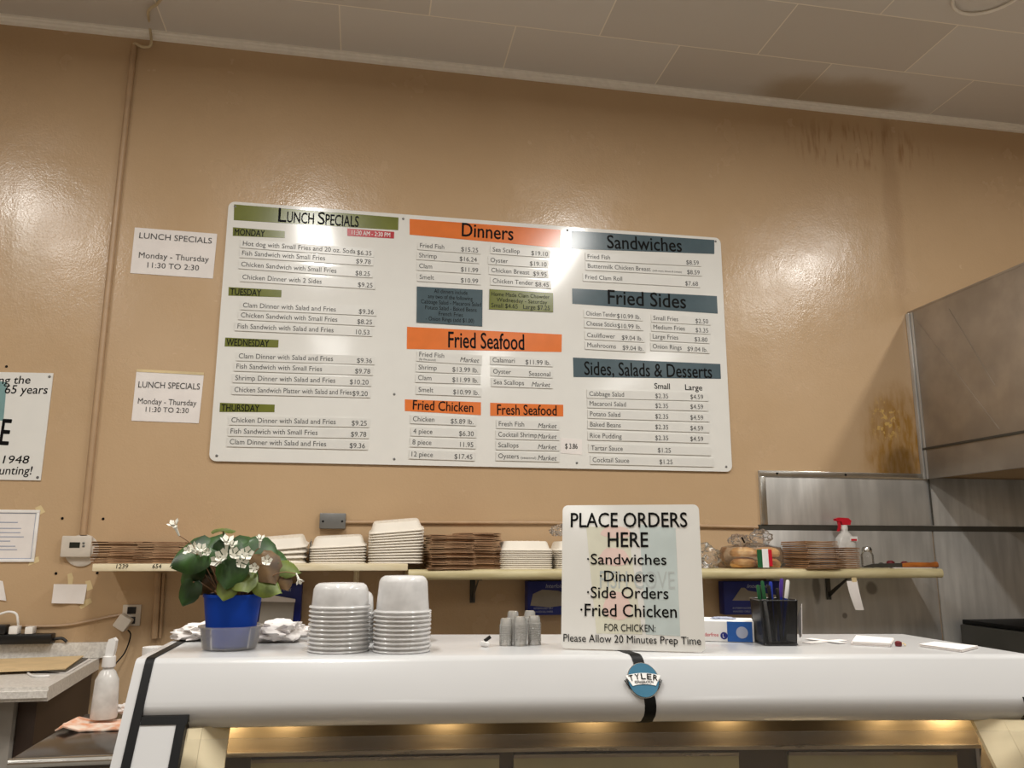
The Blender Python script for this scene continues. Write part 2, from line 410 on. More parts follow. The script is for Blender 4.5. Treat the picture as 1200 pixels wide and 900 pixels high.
# ================================================================ menu board
YB = WY-.012
bx0, bx1, bz0, bz1 = -.663, 1.775, EYE+.365, EYE+1.575
menu = empty('menu_board', 'large white menu board of lunch specials, dinners and sides on tan wall', 'menu board', ((bx0+bx1)/2, YB, bz0))
b = BM(); prism(b, [V((x, YB, z)) for x, z in rrect(bx0, bz0, bx1, bz1, .03)], (0, .0095, 0)); part('panel', b, M['board'], menu)
def quad_on(b, pts, Y, t):
    ps = [un(px, py, Y) for px, py in pts]
    prism(b, [p+V((0, -t, 0)) for p in ps], (0, t, 0)); return [p+V((0, -t, 0)) for p in ps]
def band(name, pts, mt, lines, inkm=None, t=.0012):
    """coloured header band: pts TL TR BR BL pixels; lines: (text, xL px, xR px, fraction up of baseline, cap fraction, bold)"""
    b = BM(); q = quad_on(b, pts, YB, t); o = part(name, b, M[mt], menu, 0)
    TL, TR, BR, BL = q; H = ((TL-BL).length+(TR-BR).length)/2; wpx = pts[1][0]-pts[0][0]
    U = ((TR-TL)+(BR-BL)).normalized(); L = BM(); Wv = V((-U.z, 0, U.x))
    for s, xl, xr, base, cap, bold in lines:
        fa = (xl-pts[0][0])/wpx; O = BL.lerp(BR, fa); fz = (xr-xl)/wpx*(TR-TL).length
        Ob = O + Wv*(H*base)
        add_text(L, s, Ob, U, Wv, H*cap, width=fz, bold=bold)
    letters('lettering', L, M[inkm or 'ink'], o); return o
band('header_band', [(274.4, 239.6), (467, 255), (466.6, 269.8), (274, 258)], 'olive', [('L', 325, 334, .08, .95, .012), ('UNCH', 335, 366, .08, .74, .012), ('S', 371, 379, .08, .85, .012), ('PECIALS', 380, 419, .06, .76, .012)])
for pts, s, xr in (([(273, 266.4), (334, 271), (333.6, 279), (272.8, 276.4)], 'MONDAY', 310), ([(268, 336.4), (330, 340), (329.6, 348.4), (267.6, 346.4)], 'TUESDAY', 306),
                   ([(264, 395.6), (326.6, 398.4), (326, 407.4), (263.2, 406)], 'WEDNESDAY', 315.5), ([(257.8, 472), (322, 474.2), (321.6, 483), (257.2, 482.8)], 'THURSDAY', 304)):
    band('day_band', pts, 'olive', [(s, pts[0][0]+2, xr, .12, .8, .012)])
band('hours_band', [(407, 267.8), (462, 271.8), (461.6, 279.6), (407, 276.4)], 'red', [('11:30 AM - 2:30 PM', 412, 457, .2, .62, .006)], 'white')
band('header_band', [(480, 256.6), (657, 269.4), (656.4, 290.7), (480, 275)], 'orange', [('Dinners', 540, 600, .18, .78, .012)])
band('header_band', [(477, 383), (658.4, 392), (658, 412.6), (476.6, 409)], 'orange', [('Fried Seafood', 524.5, 613, .12, .78, .012)])
band('header_band', [(474.4, 468), (563.6, 471.4), (563.6, 486.6), (474.4, 481.6)], 'orange', [('Fried Chicken', 483.5, 554, .16, .76, .012)])
band('header_band', [(574.4, 472), (660, 474.4), (660, 488), (574.4, 487.4)], 'orange', [('Fresh Seafood', 582.5, 652, .12, .8, .012)])
band('header_band', [(669.2, 270.3), (837, 281.3), (837, 297.7), (669, 291.6)], 'slate', [('Sandwiches', 711, 798, .12, .8, .012)])
band('header_band', [(670.3, 338), (840, 347), (841, 367.6), (670.7, 356)], 'slate', [('Fried Sides', 711, 802, .14, .84, .012)])
band('header_band', [(671.4, 419), (844, 426.6), (844.8, 444), (672, 441.9)], 'slate', [('Sides, Salads & Desserts', 684, 833, .14, .76, .01)])
band('note_panel', [(488.4, 336), (565.4, 340), (565, 382.6), (488, 378)], 'slate', [('All dinners include', 508, 547, .84, .11, 0), ('any two of the following', 501, 553, .685, .11, 0), ('Cabbage Salad - Macaroni Salad', 493, 563, .53, .11, 0),
     ('Potato Salad - Baked Beans', 498, 558, .375, .11, 0), ('French Fries', 514, 542, .22, .11, 0), ('- Onion Rings (add $1.00)', 499, 555, .07, .11, 0)], t=.004)
band('note_panel', [(573.4, 339), (648, 343.6), (648, 366), (573, 362.5)], 'olive', [('Home Made Clam Chowder', 576, 644, .68, .2, 0), ('Wednesday - Saturday', 582, 641, .4, .2, 0), ('Small $4.65   Large $7.25', 576, 644, .1, .22, 0)], t=.004)
KASP = [None]
_t = BM(); KASP[0] = .378/add_text(_t, 'Fish Sandwich with Small Fries', V((0, 0, 0)), X, Z, .0225, aspect=1); _t.free()
def strip(xl, yl, xr, yr, s, price, h=.041, small=None, px2=None, p2=None, p3=None, it=False):
    A, B = un(xl, yl, YB), un(xr, yr, YB); U = (B-A).normalized(); Wv = V((-U.z, 0, U.x)); L_ = (B-A).length
    t = .005; b = BM(); n = V((0, -t, 0))
    prism(b, [A-Wv*h/2+n, B-Wv*h/2+n, B+Wv*h/2+n, A+Wv*h/2+n], (0, t, 0)); o = part('price_strip', b, M['strip'], menu, 0)
    T = BM(); T2 = BM(); m_ = .011
    wp = .0; cap = .0222
    if p2 is None:
        sh = .25 if it else 0
        wp = add_text(T2, price, B-U*.012-Wv*(cap*.62)+n, U, Wv, cap, aspect=KASP[0]*1.02, align='R', shear=sh) if price else 0
        O = A+U*m_-Wv*(cap*.02 if (h > .044 and small) else cap*.42)+n
        wn = add_text(T, s, O, U, Wv, cap, aspect=KASP[0], maxw=L_-m_-.016-wp-(.0 if not small else 0))
        if small:
            if h > .044: add_text(T, small, A+U*m_-Wv*(h*.38)+n, U, Wv, .010, aspect=.9, maxw=.11)
            else: add_text(T, small, O+U*(wn+.01), U, Wv, .010, width=max(.05, min(.155, L_-m_-.03-wp-wn)))
    else:
        O = A+U*m_-Wv*(cap*.45)+n
        add_text(T, s, O, U, Wv, cap, aspect=KASP[0])
        C1 = un(p2, yl+(yr-yl)*(p2-xl)/(xr-xl), YB); add_text(T2, price, C1-Wv*(cap*.55)+n, U, Wv, cap, aspect=KASP[0], align='C')
        if p3: T3 = BM(); C2 = un(816, yl+(yr-yl)*(816-xl)/(xr-xl), YB); add_text(T3, p3, C2-Wv*(cap*.55)+n, U, Wv, cap, aspect=KASP[0], align='C')
    letters('lettering', T, M['greyink'], o); letters('price_lettering', T2, M['greyink'], o)
    if p3: letters('price_lettering', T3, M['greyink'], o)
HD, FS, CS, CD = 'Hot dog with Small Fries and 20 oz. Soda', 'Fish Sandwich with Small Fries', 'Chicken Sandwich with Small Fries', 'Clam Dinner with Salad and Fries'
for a in ((282, 285.6, 438.4, 297, HD, '$6.35'), (281, 297, 437.6, 307, FS, '$9.78'), (280, 310, 436.6, 321, CS, '$8.25'), (281.4, 325, 439.6, 334.4, 'Chicken Dinner with 2 Sides', '$9.25'),
          (282, 358, 441, 365.5, CD, '$9.36'), (279.6, 369.6, 439, 377.4, CS, '$8.25'), (275.6, 382.6, 436, 389.4, 'Fish Sandwich with Salad and Fries', '10.53'),
          (277, 417.6, 439, 422.6, CD, '$9.36'), (274.4, 429.6, 437, 435, FS, '$9.78'), (273, 443.2, 435, 447.6, 'Shrimp Dinner with Salad and Fries', '$10.20'), (272, 457, 434, 461, 'Chicken Sandwich Platter with Salad and Fries', '$9.20'),
          (268.4, 492.6, 433, 495.6, 'Chicken Dinner with Salad and Fries', '$9.25'), (267.4, 505.6, 432.4, 508.6, FS, '$9.78'), (266.4, 518, 431, 522, CD, '$9.36'),
          (489.4, 288, 563, 293.4, 'Fried Fish', '$15.25'), (488.4, 299.6, 561.5, 304.4, 'Shrimp', '$16.24'), (488.4, 312, 563, 316.8, 'Clam', '$11.99'), (489, 325, 563, 329.4, 'Smelt', '$10.99'),
          (574.6, 292.8, 644.6, 297.8, 'Sea Scallop', '$19.10'), (572, 305.2, 643, 310, 'Oyster', '$19.10'), (573, 317, 643, 321.6, 'Chicken Breast', '$9.95'), (574.6, 329.4, 645.5, 333.8, 'Chicken Tender', '$8.45'),
          (487.6, 430.8, 563, 433.6, 'Shrimp', '$13.99 lb.'), (487, 443, 563, 445.6, 'Clam', '$11.99 lb.'), (487.6, 457, 564, 460, 'Smelt', '$10.99 lb.'),
          (574.4, 422.2, 647.4, 425, 'Calamari', '$11.99 lb.'), (575, 435.6, 647.4, 438.2, 'Oyster', 'Seasonal'), (575.6, 448, 647.4, 450.6, 'Sea Scallops', 'Market', .041, None, None, None, None, True),
          (481, 491.2, 557.6, 494, 'Chicken', '$5.89 lb.'), (481.4, 505.6, 558, 508, '4 piece', '$6.30'), (480.4, 518.4, 557.4, 520.8, '8 piece', '11.95'), (479.4, 532.4, 556.4, 535, '12 piece', '$17.45'),
          (581.6, 497, 655, 498.8, 'Fresh Fish', 'Market', .041, None, None, None, None, True), (581, 509.4, 655, 511.2, 'Cocktail Shrimp', 'Market', .041, None, None, None, None, True), (581, 521.8, 655, 523.4, 'Scallops', 'Market', .041, None, None, None, None, True),
          (581, 534.6, 655, 536.4, 'Oysters', 'Market', .041, '(seasonal)', None, None, None, True),
          (488.4, 417.6, 564.4, 422.4, 'Fried Fish', 'Market', .047, '(by the pound)', None, None, None, True),
          (685.8, 301, 821, 308, 'Fried Fish', '$8.59'), (686, 312, 822, 319.4, 'Buttermilk Chicken Breast', '$8.59', .041, '(with mayo, lettuce & tomato)'), (683, 325, 820, 332.6, 'Fried Clam Roll', '$7.68'),
          (684, 367.6, 752.8, 371.6, 'Chicken Tender', '$10.99 lb.'), (684.4, 379.4, 753.3, 383, 'Cheese Sticks', '$10.99 lb.'), (685, 393, 755, 396.6, 'Cauliflower', '$9.04 lb.'), (685.4, 404.6, 756, 408.4, 'Mushrooms', '$9.04 lb.'),
          (762.8, 373, 832, 376.6, 'Small Fries', '$2.50'), (762.8, 383.6, 832, 387.2, 'Medium Fries', '$3.35'), (762, 394.6, 831, 398, 'Large Fries', '$3.80'), (762, 406.2, 831, 409.7, 'Onion Rings', '$9.04 lb.'),
          (687.6, 461.6, 829.4, 465.4, 'Cabbage Salad', '$2.35', .041, None, None, 775, '$4.59'), (688, 473, 829.2, 477, 'Macaroni Salad', '$2.35', .041, None, None, 775, '$4.59'), (688.5, 485.2, 830.6, 489.6, 'Potato Salad', '$2.35', .041, None, None, 775, '$4.59'),
          (688.5, 497.4, 830.6, 502.2, 'Baked Beans', '$2.35', .041, None, None, 775, '$4.59'), (688.5, 510.6, 830, 514.6, 'Rice Pudding', '$2.35', .041, None, None, 775, '$4.59'),
          (689.7, 525, 832.5, 529, 'Tartar Sauce', '$1.25', .041, None, None, 778, None), (691.5, 539, 836, 542.4, 'Cocktail Sauce', '$1.25', .041, None, None, 780, None)):
    strip(*a)
T = BM()
for s, x0, x1, y in (('Small', 767, 785, 455.5), ('Large', 803, 823, 457)):
    A, B = un(x0, y, YB), un(x1, y+.6, YB); U = (B-A).normalized(); add_text(T, s, A, U, V((-U.z, 0, U.x)), .028, width=(B-A).length, bold=.012)
letters('column_heading', T, M['ink'], menu)
b = BM(); q = quad_on(b, [(657, 513), (682, 515), (682, 533), (657, 531)], YB, .0015); o = part('price_tag', b, M['paper'], menu, 0)
T = BM(); add_text(T, '$ 3.86', q[3]+V((.022, 0, .022)), X, Z, .024, width=.06, bold=.01); letters('lettering', T, M['ink'], o)
for px, py in ((275.5, 242), (472.5, 256.5), (665, 270), (838.5, 283), (254, 534), (462, 538), (676, 542.5), (851, 547), (462, 462)):
    p = un(px, py, YB); b = BM(); lathe(b, [(.006, -.0004), (.006, .001), (.0035, .0025)], p, 12, True, True, Matrix.Rotation(PI/2, 4, 'X')); part('screw', b, M['boxgrey'], menu)

# ================================================================ papers and signs on the wall
def sheet(b, pts, Y, t=.0008, curl=0, n=8):
    q = [un(px, py, Y) for px, py in pts]       # TL TR BR BL
    rows = []
    for j in range(n+1):
        v = j/n; A, B = q[0].lerp(q[3], v), q[1].lerp(q[2], v)
        rows.append([A.lerp(B, i/n)+V((0, -curl*(v**2)*(.6+.4*math.sin(i*.9)), 0)) for i in range(n+1)])
    fr = [[bm_v for bm_v in r] for r in rows]
    vf = [[b.verts.new(p) for p in r] for r in fr]; vb = [[b.verts.new(p+V((0, t, 0))) for p in r] for r in fr]
    for j in range(n):
        for i in range(n):
            b.faces.new((vf[j][i], vf[j+1][i], vf[j+1][i+1], vf[j][i+1])); b.faces.new((vb[j][i], vb[j][i+1], vb[j+1][i+1], vb[j+1][i]))
    ring = [(0, i) for i in range(n)]+[(j, n) for j in range(n)]+[(n, n-i) for i in range(n)]+[(n-j, 0) for j in range(n)]
    for a, c in zip(ring, ring[1:]+ring[:1]): b.faces.new((vf[a[0]][a[1]], vf[c[0]][c[1]], vb[c[0]][c[1]], vb[a[0]][a[1]]))
    return q
def lunch_notice(pts, lines, label, curl, tape=None):
    Y = WY-.002-curl
    q = [un(px, py, Y) for px, py in pts]
    r = empty('paper_notice', label, 'notice', ((q[0]+q[2])/2)*V((1, 0, 1)).x if False else ((q[3].x+q[2].x)/2, Y, q[3].z))
    b = BM(); sheet(b, pts, WY-.002, .0008, curl); part('sheet', b, M['paper'], r)
    for s, x0, y0, x1, y1, cap in lines:
        T = BM(); A, B = un(x0, y0, Y-.0002), un(x1, y1, Y-.0002); U = (B-A).normalized()
        add_text(T, s, A, U, V((-U.z, 0, U.x)), cap, width=(B-A).length)
        letters('lettering', T, M['greyink'], r)
    if tape:
        b = BM(); quad_on(b, tape, WY-.003, .0006); part('tape_strip', b, M['tape'], r, 0)
lunch_notice([(158, 266.5), (254.5, 274), (249.5, 326.5), (152.5, 320)], [('LUNCH SPECIALS', 163, 279, 248, 285.5, .027), ('Monday - Thursday', 162.5, 302, 244.5, 307, .027), ('11:30 TO 2:30', 172.5, 313.5, 233, 317, .025)],
             'upper white paper reading lunch specials beside the menu board', .0006)
lunch_notice([(160, 434), (239, 438), (233, 496), (154, 493)], [('LUNCH SPECIALS', 162, 454, 234, 456.5, .027), ('Monday - Thursday', 161.5, 473, 230, 475.5, .025), ('11:30 TO 2:30', 170.5, 482.5, 221, 484, .022)],
             'lower white paper reading lunch specials, its top edge taped to the wall', .0008, [(160.5, 432.5), (239, 436.5), (239, 439.6), (160, 435.5)])

# anniversary sign, only its right part is in view
YS = WY-.006
tl, tr, br, bl = un(-40, 435.2, YS), un(62.5, 437.3, YS), un(47.5, 563, YS), un(-60, 563, YS)
r = empty('anniversary_sign', 'white sign with black and teal print at the left edge, mentioning 65 years', 'sign', ((bl.x+br.x)/2, YS, br.z))
b = BM(); prism(b, [V((tl.x, YS, tl.z)), tr, br, V((tl.x, YS, br.z))], (0, .0055, 0)); part('panel', b, M['board'], r, 0)
b = BM(); prism(b, [V((tl.x+.05, YS-.0004, tr.z-.03)), un(8, 448, YS-.0004), un(4, 493, YS-.0004), V((tl.x+.05, YS-.0004, un(4, 493, YS).z))], (0, .0003, 0)); part('printed_patch', b, M['teal'], r, 0)
for s, x0, y0, x1, y1, cap, bo in (('ng the', -2, 450, 35.5, 449.5, .034, .008), ('65 years', 5.5, 461, 55.5, 461.5, .036, .008), ('E', -1, 521, 9.5, 521.5, .108, .012), ('1948', 3, 543, 34, 543, .032, .008), ('unting!', -1, 556, 37.5, 556, .034, .008)):
    T = BM(); A, B = un(x0, y0, YS), un(x1, y1, YS); U = (B-A).normalized(); add_text(T, s, A, U, V((-U.z, 0, U.x)), cap, width=(B-A).length, bold=bo, shear=.12 if cap < .1 else 0)
    letters('lettering', T, M['ink'], r)
for px, py in ((58, 441.5), (44, 559.5)):
    b = BM(); lathe(b, [(.006, 0), (.005, .002)], un(px, py, YS), 10, True, True, Matrix.Rotation(PI/2, 4, 'X')); part('screw', b, M['boxgrey'], r)

# framed notice
YF = WY-.004
r = empty('framed_notice', 'white framed notice of small print on wall at left edge', 'notice', (un(10, 659, YF).x, YF, un(20, 659, YF).z))
x0, x1, z0, z1 = un(-30, 659, YF).x, un(43.5, 628, YF).x, un(20, 658.5, YF).z, un(20, 597.5, YF).z
b = BM(); box2(b, (x0, YF, z0), (x1, WY-.0005, z1)); part('sheet', b, M['paper'], r)
b = BM(); e = .012
for a, c in (((x0, z0), (x1, z0+e)), ((x0, z1-e), (x1, z1)), ((x1-e, z0+e), (x1, z1-e))): box2(b, (a[0], YF-.004, a[1]), (c[0], YF-.0003, c[1]), .001)
part('frame', b, M['white'], r)
b = BM(); d_ = .008
for a, c in (((x0, z0+e), (x1-e, z0+e+.003)), ((x0, z1-e-.003), (x1-e, z1-e)), ((x1-e-.003, z0+e), (x1-e, z1-e))): box2(b, (a[0], YF-.0012, a[1]), (c[0], YF-.0003, c[1]))
for yy, xa, xb in ((612, -8, 21), (619, -8, 25), (624, -8, 24), (629, -8, 28), (634, -8, 12), (640, -8, 18), (644, -8, 20)):
    A, B = un(xa, yy, YF), un(xb, yy, YF); box2(b, (A.x, YF-.001, A.z-.0018), (B.x, YF-.0003, A.z+.0018))
part('small_print', b, M['pale'], r)
for i, (pts) in enumerate(([(41, 595), (48, 592), (53, 600), (45, 604)], [(36, 655), (45, 652), (46, 658), (33, 663)])):
    b = BM(); quad_on(b, pts, WY-.0006 if i else WY-.0006, .0006); single('tape_scrap', b, M['tape'], ('yellowed tape scrap at top right corner of framed notice', 'yellowed tape scrap at bottom right corner of framed notice')[i], 'tape', smooth=0)
# blank card with tape
b = BM(); sheet(b, [(63, 684.5), (102, 684.8), (99, 707.5), (61, 706.8)], WY-.003, .0012, .012); single('blank_card', b, M['paper'], 'small blank white card taped to wall below thermostat', 'card')
for i, pts in enumerate(([(79, 673), (84, 671), (86, 677), (84.5, 686), (80, 686)], [(100, 681), (106, 680), (109, 690), (102, 693)], [(99, 703), (106, 701), (108, 706), (95, 714), (93, 711)])):
    b = BM(); quad_on(b, pts, WY-.0006, .0006)
    single('tape_scrap', b, M['tape'], ('yellowed tape strip above the blank white card', 'yellowed tape piece at right of blank white card', 'yellowed tape piece below right corner of blank white card')[i], 'tape', smooth=0)
b = BM(); sheet(b, [(-10, 678), (3, 681), (8, 704), (-10, 702)], WY-.003, .0012, .006); single('torn_paper', b, M['paper'], 'torn white paper piece at the left edge below framed notice', 'paper')
# screw holes
for i, (px, py) in enumerate(((73, 607.5), (120.8, 608), (65.5, 672), (114, 671.5), (7.5, 429.5))):
    p = un(px, py, WY-.001); b = BM(); lathe(b, [(.006, 0), (.004, .003)], p, 8, True, True, Matrix.Rotation(PI/2, 4, 'X'))
    single('wall_screw', b, M['dark'], ('dark screw up left of thermostat', 'dark screw up right of thermostat', 'dark screw down left of thermostat', 'dark screw down right of thermostat', 'dark screw above the anniversary sign')[i], 'screw')
# thermostat
Yt = WY-.03
p0, p1 = un(69.5, 653, Yt), un(108, 628, Yt)
r = empty('thermostat', 'cream wall thermostat with small dark display', 'thermostat', ((p0.x+p1.x)/2, Yt, p0.z))
b = BM(); box2(b, (p0.x, Yt, p0.z), (p1.x, WY-.008, p1.z), .006); part('housing', b, M['therm'], r)
c = un(92, 645, Yt); b = BM(); lathe(b, [(.066, 0), (.066, .006), (.06, .0085)], V((c.x+.005, WY-.0005, c.z)), 32, True, True, Matrix.Rotation(PI/2, 4, 'X')); part('wall_plate', b, M['therm'], r)
a, c = un(81, 642, Yt), un(94, 635.5, Yt); b = BM(); box2(b, (a.x, Yt-.0012, a.z), (c.x, Yt-.0002, c.z)); part('display', b, M['lcd'], r)
for py in (636.5, 640):
    c = un(98, py, Yt); b = BM(); box(b, (c.x, Yt-.0012, c.z), (.009, .002, .008), None, .0008); part('button', b, M['boxgrey'], r)
# conduits
b = BM(); pts = [un(157, 54, WY-.012), un(127, 335, WY-.012), un(97.5, 627, WY-.012)]; tube(b, pts, .0135, 12)
single('wall_conduit', b, M['wallpart'], 'tan painted conduit running down the wall to thermostat', 'conduit')
b = BM(); tube(b, [un(185.5, 672, WY-.014), un(181, 748, WY-.014)], .014, 12); tube(b, [un(185.5, 672, WY-.0145)+V((.022, 0, 0)), un(181, 748, WY-.0145)+V((.022, 0, 0))], .006, 8)
single('wall_conduit', b, M['wallpart'], 'short tan conduit on the wall under the left end of shelf', 'conduit')
b = BM(); tube(b, [un(404, 612, WY-.008), un(640, 612.6, WY-.008), un(888, 618, WY-.008)], .008, 10)
single('wall_conduit', b, M['wallpart'], 'thin tan conduit running level from grey junction box to steel panel', 'conduit')
Yj = WY-.03; p0, p1 = un(374, 619.5, Yj), un(405.5, 601.5, Yj)
r = empty('junction_box', 'grey metal junction box on wall above the shelf', 'electrical box', ((p0.x+p1.x)/2, Yj, p0.z))
b = BM(); box2(b, (p0.x, Yj, p0.z), (p1.x, WY-.0005, p1.z), .003); part('cover', b, M['boxgrey'], r)
for px in (378.5, 401):
    b = BM(); lathe(b, [(.005, 0), (.004, .002)], un(px, 611, Yj), 10, True, True, Matrix.Rotation(PI/2, 4, 'X')); part('screw', b, M['dark'], r)
# outlet, adapter, cords
p = un(154, 721, WY-.006); r = empty('wall_outlet', 'wall outlet with cover plate behind the plugged adapter', 'outlet', p)
b = BM(); box(b, p+V((0, .002, 0)), (.072, .007, .085), None, .002); part('cover_plate', b, M['therm'], r)
for dz in (-.02, .02):
    b = BM(); box(b, p+V((.0, -.003, dz)), (.034, .004, .028), None, .001); part('socket', b, M['blackp'], r)
p = un(144.5, 729.5, WY-.04); r = empty('power_adapter', 'tilted beige power adapter plugged into wall outlet', 'adapter', p)
b = BM(); box(b, p, (.052, .048, .056), Matrix.Rotation(math.radians(32), 3, 'Y'), .005); part('housing', b, M['therm'], r)
b = BM(); tube(b, spline([p+V((.02, 0, -.03)), un(153, 745, WY-.03), un(146, 765, WY-.03), un(132, 782, WY-.05), un(122, 800, WY-.06)]), .003, 6); part('cord', b, M['dark'], r)
b = BM(); tube(b, spline([un(146, 720, WY-.006), un(128, 723, WY-.006), un(100, 729, WY-.006), un(75, 733, WY-.006), un(45, 734, WY-.006), un(20, 733, WY-.006)]), .0055, 8)
single('surface_cable', b, M['wallpart'], 'tan painted cable sagging along the wall to the outlet', 'cable')

# ceiling cable and ring
b = BM(); tube(b, spline([unz(190, -3, CZ-.01), unz(184, 5, CZ-.012), unz(174, 13, CZ-.03), un(175.5, 30, WY-.05), un(177, 52, WY-.03), un(168, 55, WY-.02), un(158, 51, WY-.014), un(157, 55, WY-.012)]), .0065, 8)
single('loose_cable', b, M['cream_cord'], 'loose cream cable looping from ceiling to the top of conduit', 'cable')
c = unz(1160, -8, CZ-.012); c2 = unz(1160, 13, CZ-.012); R_ = (c2-c).length*1.05
b = BM(); ring = [c+V((R_*.98*math.cos(2*PI*k/40), R_*.98*math.sin(2*PI*k/40), 0)) for k in range(41)]; tube(b, ring, .007, 8)
single('ceiling_ring', b, M['mould'], 'thin white round ring on ceiling at top right', 'ring')

# ================================================================ wall shelf
SZA = un(300, 660.5, 3.46).z; SZB = un(800, 667, 3.44).z
xa0, xa1 = un(108, 664, 3.46).x, un(478, 664, 3.46).x; xb1 = un(1106, 675, 3.44).x
r = empty('wall_shelf', 'long cream wall shelf board of two lengths on brackets', 'shelf', ((xa0+xb1)/2, 3.58, SZA-.03))
ta = .029
b = BM(); box2(b, (xa0, 3.46, SZA-ta), (xa1, WY-.0005, SZA), .004); sa = part('board', b, M['shelf'], r)
tb = .042
b = BM(); nose = [V((0, WY-.0128, SZB)), V((0, WY-.0128, SZB-tb))]
for k in range(9):
    a_ = -PI/2+PI*k/8; nose.append(V((0, 3.455-.016*math.cos(a_), SZB-tb/2+tb/2*math.sin(a_))))
loft(b, [[p+V((xx, 0, 0)) for p in nose] for xx in (xa1+.002, xb1)]); part('board', b, M['shelfb'], r, label='olive tinted thicker board')
for s, x0_, x1_, y_ in (('1239', 136, 150, 666.2), ('654', 178.5, 189, 666)):
    T = BM(); A, B = un(x0_, y_, 3.46), un(x1_, y_, 3.46); add_text(T, s, A, X, Z, .016, width=(B-A).length, bold=.01, shear=.1)
    letters('handwriting', T, M['ink'], sa)
for px in (417, 558, 985):
    bx_ = un(px, 690, 3.6).x; zt = (SZA-ta if px < 470 else SZB-tb)
    b = BM(); box2(b, (bx_-.012, 3.50, zt-.005), (bx_+.012, WY-.006, zt-.0002), .001); yb_ = WY-.0185 if px > 900 else WY-.006
    box2(b, (bx_-.012, yb_, zt-.11), (bx_+.012, yb_+.005, zt-.005), .001)
    prism(b, [V((bx_-.002, yb_, zt-.10)), V((bx_-.002, 3.53, zt-.006)), V((bx_-.002, 3.55, zt-.006)), V((bx_-.002, yb_, zt-.075))], (.004, 0, 0))
    part('bracket', b, M['shelf'] if px < 470 else M['steamdark'], r)

# ---- kraft cartons, folded flat, stacked
def carton_mesh(wd, dp, gap, seed):
    rn = random.Random(seed); b = BM(); nx = 10
    th = .0022
    def sheet_(z0f, sgn):
        rings = []
        for i in range(nx+1):
            x = -wd/2+wd*i/nx; y0, y1 = -dp/2, dp/2
            zc = z0f(i/nx)
            rings.append([V((x, y0, zc)), V((x, y1, zc*.4)), V((x, y1, zc*.4+th)), V((x, y0, zc+th))])
        loft(b, rings)
    ph = rn.random()*6
    sheet_(lambda t: .0004+.0006*abs(math.sin(ph+t*4)), 1)
    sheet_(lambda t: .0030+gap*(.3+.7*abs(math.sin(ph*.7+t*2.2))), 1)
    box(b, (-wd/2-.0004, 0, .0035), (.003, dp*.98, .006)); box(b, (wd/2*.15, -dp/2-.0003, .0032), (wd*.5, .0016, .003))
    return b
cart = [single('kraft_carton', carton_mesh(.186, .20, .0032, s), M['kraft'], 'x', 'carton', smooth=0, recentre=False) for s in range(3)]
cartw = [single('kraft_carton', carton_mesh(.155, .23, .0032, s+9), M['kraft'], 'x', 'carton', smooth=0, recentre=False) for s in range(3)]
used = set()
def stack_cartons(px, Y, base_z, top_py, label, top_label, group, protos, rz=0, step=.0096, jit=.008, tilt=0):
    p = un(px, 650, Y-.1); h = un(px, top_py, Y-.09).z-base_z; n = max(3, int(h/step))
    for i in range(n):
        src = protos[i % 3]
        loc = V((p.x+random.uniform(-jit, jit), Y+random.uniform(-jit*1.3, jit*1.3), base_z+.0004+i*step))
        rot = (0, 0, rz+random.uniform(-.03, .03))
        lab = top_label if i == n-1 else label
        if src.name in used: o = dup(src, loc, rot, lab)
        else: o = src; used.add(src.name); o.location = loc; o.rotation_euler = rot; o['label'] = lab
        if i == n-1:
            if 'group' in o: del o['group']
            o['group'] = group
        else: o['group'] = group
K = 'folded brown kraft carton'
stack_cartons(139, 3.585, SZA, 633, K+' in the stack at far left shelf end', 'top '+K+' of the stack at far left shelf end', 'cartons stacked at the far left shelf end', cart)
stack_cartons(188.5, 3.585, SZA, 634, K+' in the second stack from left, behind the plant', 'top '+K+' of the second stack from left, behind the plant', 'cartons stacked behind the plant', cart)
stack_cartons(529, 3.54, SZB, 625, K+' in the stack right of the tall foam stack', 'top '+K+' of the stack right of the tall foam stack', 'cartons stacked beside the tall foam stack', cart, .06)
stack_cartons(562, 3.61, SZB, 624, K+' in the set back stack left of the flat foam stack', 'top '+K+' of the set back stack left of the flat foam stack', 'cartons stacked beside the flat foam stack', cart, .05)
stack_cartons(963, 3.55, SZB, 632, K+' in the stack right of the bread bag', 'top '+K+' of the stack right of the bread bag', 'cartons stacked right of the bread bag', cartw, 0)

# ---- foam containers nested upside down
def foam_mesh():
    b = BM()
    rings = [sq_ring(.1103, .1003, .0, 7), sq_ring(.116, .106, .0, 7), sq_ring(.1165, .1065, .0025, 7), sq_ring(.112, .102, .0045, 7), sq_ring(.106, .096, .012, 6), sq_ring(.098, .088, .036, 6), sq_ring(.093, .083, .041, 6), sq_ring(.085, .075, .0405, 6)]
    loft(b, rings, False, True)
    for k in range(6): box(b, (-.06+.024*k, 0, .0412), (.006, .11, .0022), None, .0008, 1)
    return b
foam0 = single('foam_container', foam_mesh(), M['foam'], 'x', 'food container', recentre=False)
first = [True]
def stack_foam(px, Y, bz, n, step, tilt, label, top_label, group, rz=0, roll=0, k=0):
    p = un(px, 650, Y-.1)
    for i in range(n):
        f = (i+k)/max(1, n-1+k); a = tilt*f; rl = roll*f
        loc = V((p.x+random.uniform(-.0008, .0008), Y, bz+.0005+i*step + .107*math.sin(abs(a)) + .117*math.sin(abs(rl))))
        rot = (-(-a), -rl, rz+random.uniform(-.003, .003))
        lab = top_label if i == n-1 else label
        if first[0]: o = foam0; first[0] = False; o.location = loc; o.rotation_euler = rot; o['label'] = lab
        else: o = dup(foam0, loc, rot, lab)
        o['group'] = group
Fm = 'white foam container nested'
